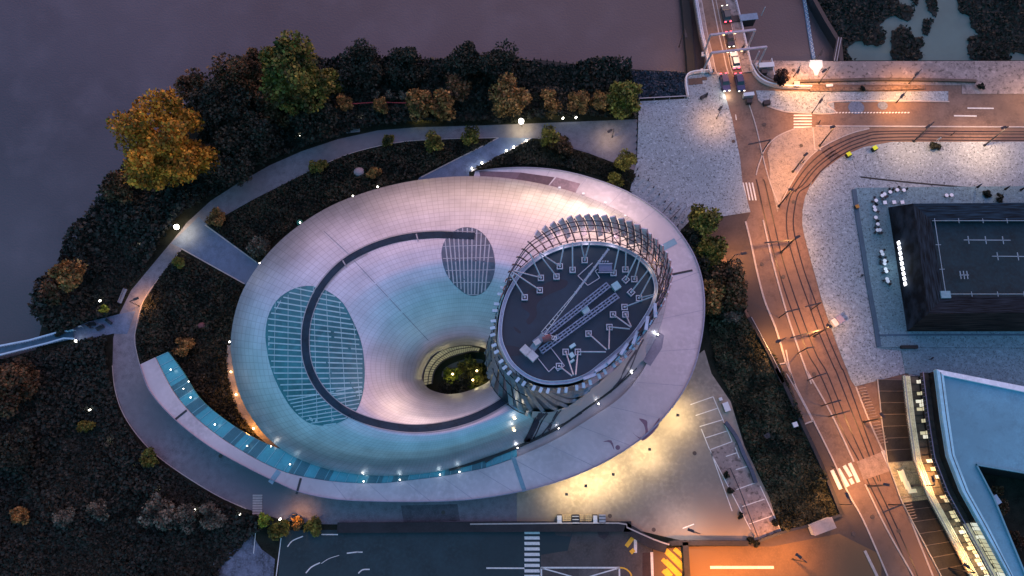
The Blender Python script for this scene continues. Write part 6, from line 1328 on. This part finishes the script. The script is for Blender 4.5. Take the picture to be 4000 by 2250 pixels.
# facade floors: outer balcony edges shrink inwards with height
W2 = [P('c', x, y, zr) for x, y in westo]
def fac(z, out): # west facade line at height z pushed out west by `out` metres
    q = []
    for i, p in enumerate(W2):
        a = W2[max(i-1, 0)]; b = W2[min(i+1, len(W2)-1)]; d = (b-a).normalized(); n_ = Vector((d.y, -d.x, 0))
        if n_.x > 0: n_ = -n_
        q.append(Vector((p.x, p.y, z))+n_*out)
    return q
mb = MB(); mb.loft([fac(zr-.9, -.6), fac(0, -.6)]); obj('facade_glass', mb, mat('facade_glass', (.035, .028, .022), rough=.25, var=.4, vs=.3), OF)
M_lit = mat('lit_room', (.7, .62, .4), emis=(1., .86, .52), es=.4, var=0); M_lit2 = mat('lit_room_bright', (.8, .75, .6), emis=(1, .93, .72), es=.6, var=0)
rf = random.Random(12)
for z, out, litp in ((9.0, .9, .1), (5.0, 2.5, .6), (.25, 5.2, .45)):
    f0, f1 = fac(z, out), fac(z, -.58); A = resample(f0, 61); B = resample(f1, 61)
    mb = MB(); mb.band(A, B, z-.25, z); obj('balcony_floor', mb, mat('balcony_floor%d' % int(z), (.05, .042, .035) if z > 6 else ((.12, .10, .075) if z > 3 else (.03, .028, .026)), var=.3, vs=.5), OF)
    mb = MB()
    for p in (A if z > 3 else []): mb.box((p.x, p.y, z+.55), (.07, .07, 1.1))
    top = [Vector((p.x, p.y, 0)) for p in A]; mb.line(top, .16, *( (z+1.05, z+1.15) if z > 3 else (.2, .45))); obj('balustrade', mb, mat('balustrade_pale', (.50, .46, .42), metal=.2) if z < 8 else mat('balustrade_violet', (.24, .20, .28)), OF)
    if z > 3:
        mb = MB(); A_ = A if z < 8 else A[37:]; B_ = B if z < 8 else B[37:]
        for o_ in ((.2, .55, .9, 1.25) if z < 8 else (.2, .5, .8)): mb.line([a.lerp(b, min(.9, o_/(a-b).length)) for a, b in zip(A_, B_)], .13, z+.02, z+.5)
        obj('glow_slats', mb, mat('slats_glow', (.75, .70, .52), emis=(1, .88, .6), es=.16, var=.3, vs=.5), OF)  # slats given their own glow in place of balcony light falling on them
    mb = MB()
    for i in range(0, 61, 2 if z > 3 else 3):
        a, b = A[i], B[i]; mb.beam(Vector((a.x, a.y, z+.05)), Vector((b.x, b.y, z+.05)), .12, .12)
    obj('floor_joints', mb, M_dark if z > 3 else mat('joint_pale', (.16, .13, .11)), OF)
    if z > 8: litp = -.3
    for i in range(60):
        far = i/60
        pr = (litp if far > .3 else .5*litp) + (.35 if far > .62 else 0) + (.85 if z > 8 and far > .6 else 0)
        if z < 3: continue
        if rf.random() > pr: continue
        a, b = B[i], B[i+1]; a2, b2 = A[i], A[i+1]; k0 = rf.uniform(.05, .35) if z > 3 else rf.uniform(.5, .8)
        mb = MB(); q0, q1 = a.lerp(a2, k0), b.lerp(b2, k0); mb.add([a+Vector((0, 0, .06)), b.lerp(a, .12)+Vector((0, 0, .06)), q1.lerp(q0, .12)+Vector((0, 0, .06)), q0+Vector((0, 0, .06))], [(0, 1, 2, 3)])  # flat glowing strip paints window light onto the balcony floor
        mb.add([a+Vector((0, 0, .2)), b.lerp(a, .12)+Vector((0, 0, .2)), b.lerp(a, .12)+Vector((0, 0, 2.8)), a+Vector((0, 0, 2.8))], [(0, 1, 2, 3)])
        obj('lit_window', mb, M_lit2 if rf.random() > .55 else M_lit, OF)
# lit entrance bay on the ground floor
A = resample(fac(.3, 5.1), 61)[21:32]; B = resample(fac(.3, -.5), 61)[21:32]
obj('bay_floor_glow', MB().band(A, B, .27, .34), mat('bay_floor_glowing', (.34, .31, .20), emis=(.8, .7, .35), es=.05, var=.4, vs=.8), OF)  # floor glows by itself, standing in for light in the bay
for k0, k1, m0, m1 in ((2, 5, .2, .42), (5, 7, .25, .45), (7, 8, .3, .6)):
    obj('lit_window', MB().add([A[k0].lerp(B[k0], m0)+Vector((0, 0, .1)), A[k1].lerp(B[k1], m0)+Vector((0, 0, .1)), A[k1].lerp(B[k1], m1)+Vector((0, 0, .1)), A[k0].lerp(B[k0], m1)+Vector((0, 0, .1))], [(0, 1, 2, 3)]), M_lit, OF)  # flat glowing patches on the bay floor, light put into their colour
for f_ in (.45, .66, .76, .86, .95): p = fac(0, 3)[0]; q = resample(fac(6.8, .9), 100)[int(f_*99)]; plight('room_light', q, 170, (1, .86, .55), OF, .4)
wall('pale base kerb along the glazed office front', 'c', [(1708, 95), (1745, 330), (1785, 640), (1840, 740), (1950, 980), (2150, 1449)], .3, .35, M_kerb, 'kerb', 2, 'kerb_wall')
for k, (x, y, R) in enumerate(((2340, 850, 1.3), (2385, 960, 1.4), (2460, 1160, 1.2), (2380, 1000, 1.1), (2500, 1200, 1.5))):
    c = P('c', x, y, 6); t = tree('shrub', '%s brown planted bush inside the office courtyard' % ORD[k], 'c', x, y, R, R*.8, L_brown, 330+k, 6., 500, .25, 8, cat='shrub')
# ================= maintenance crane on the tower =================
CR = thing('maintenance_crane', 'roof maintenance crane with long lattice jib and pale counterweights', 'crane', P('d', 420, 860, DZ), world=True)
M_cr = mat('crane_pale', (.48, .48, .52), rough=.5)
for x, y in ((367, 893), (405, 925)): c = P('d', x, y, DZ+2.2); obj('counterweight', MB().box((c.x, c.y, DZ+1.6), (1.15, 1.3, .9), math.radians(45)), M_cr, CR)
a = P('d', 400, 895, DZ+1.5); b = P('d', 470, 810, DZ+2.2); obj('chassis', MB().beam(a, b, .9, .5), mat('chassis', (.22, .24, .30)), CR)
c = P('d', 432, 850, DZ+2.5); obj('turret', MB().box((c.x, c.y, DZ+2.2), (.9, .7, 1.1), ang), M_cr, CR)
a = P('d', 465, 800, DZ+4); m_ = P('d', 650, 570, DZ+5); b = P('d', 835, 325, DZ+6)
mb = MB(); d = (m_-a).normalized(); n_ = Vector((-d.y, d.x, 0))
mb.beam(a+n_*.28, m_+n_*.06, .1, .15); mb.beam(a-n_*.28, m_-n_*.06, .1, .15)
for i in range(9): q = a.lerp(m_, i/9); mb.beam(q-n_*.28*(1-i/9), q+n_*.28*(1-i/9), .07, .07)
obj('jib', mb, M_cr, CR); mb = MB(); mb.beam(m_, b, .26, .25)
for i in range(8): q = m_.lerp(b, i/7); mb.beam(q-n_*.2, q+n_*.2, .1, .35)
obj('jib_extension', mb, mat('jib_grey', (.34, .36, .44)), CR)
c = P('d', 487, 830, DZ+2.5); obj('winch', MB().tube((c.x-.6, c.y, DZ+2), (c.x+.6, c.y+.3, DZ+2), .5, n=10), mat('winch_red', (.18, .07, .08)), CR)
mb = MB(); q0 = P('d', 480, 815, DZ+2.2); q1 = P('d', 540, 830, DZ+2.2); d = (q1-q0).normalized(); n_ = Vector((-d.y, d.x, 0)); mb.beam(q0+n_*.25, q1+n_*.25, .07, .07); mb.beam(q0-n_*.25, q1-n_*.25, .07, .07)
for i in range(6): q = q0.lerp(q1, i/5); mb.beam(q-n_*.25, q+n_*.25, .1, .1)
obj('ladder', mb, M_pale, CR)
# courtyard garden inside the museum
for k, (x, y, R, m) in enumerate(((1395, 1105, 2.2, L_lime), (1500, 1060, 2.4, L_yel), (1570, 1090, 2.2, L_yel), (1450, 1180, 2.6, L_dark), (1540, 1160, 1.6, L_lime), (1350, 1200, 2.4, L_dark), (1600, 1150, 2.2, L_yel))):
    tree('shrub', ('lime shrub lit by the courtyard lamp', 'olive shrub in the upper middle of the courtyard', 'olive shrub right of the courtyard lamp', 'dark shrub at the bottom of the courtyard', 'small bright lime shrub low in the courtyard', 'dark shrub in the lower left of the courtyard', 'olive shrub against the right courtyard wall')[k], 'k', x, y, R, R*.7, m, 400+k, 1.6, 1100, .3, 12, cat='shrub')
for k, (x, y) in enumerate(((1392, 1108), (1563, 1085), (1535, 1150))):
    c = P('k', x, y, 3.4); t = thing('courtyard_lamp', ('left', 'right', 'lower')[k]+' small glowing lamp among the courtyard shrubs', 'lamp', (c.x, c.y, .3)); obj('post', MB().tube((0, 0, 0), (0, 0, 3.1), .05), M_dark, t); obj('bulb', MB().ball((0, 0, 3.3), .2, 5), M_bulbw, t); plight('lamp_light', (0, 0, 3.9), 40, (1, .85, .4), t, .2)
rp = resample(catmull([P('k', x, y, .1) for x, y in ((1225, 1190), (1250, 1090), (1400, 990), (1600, 980))], 4), 3)
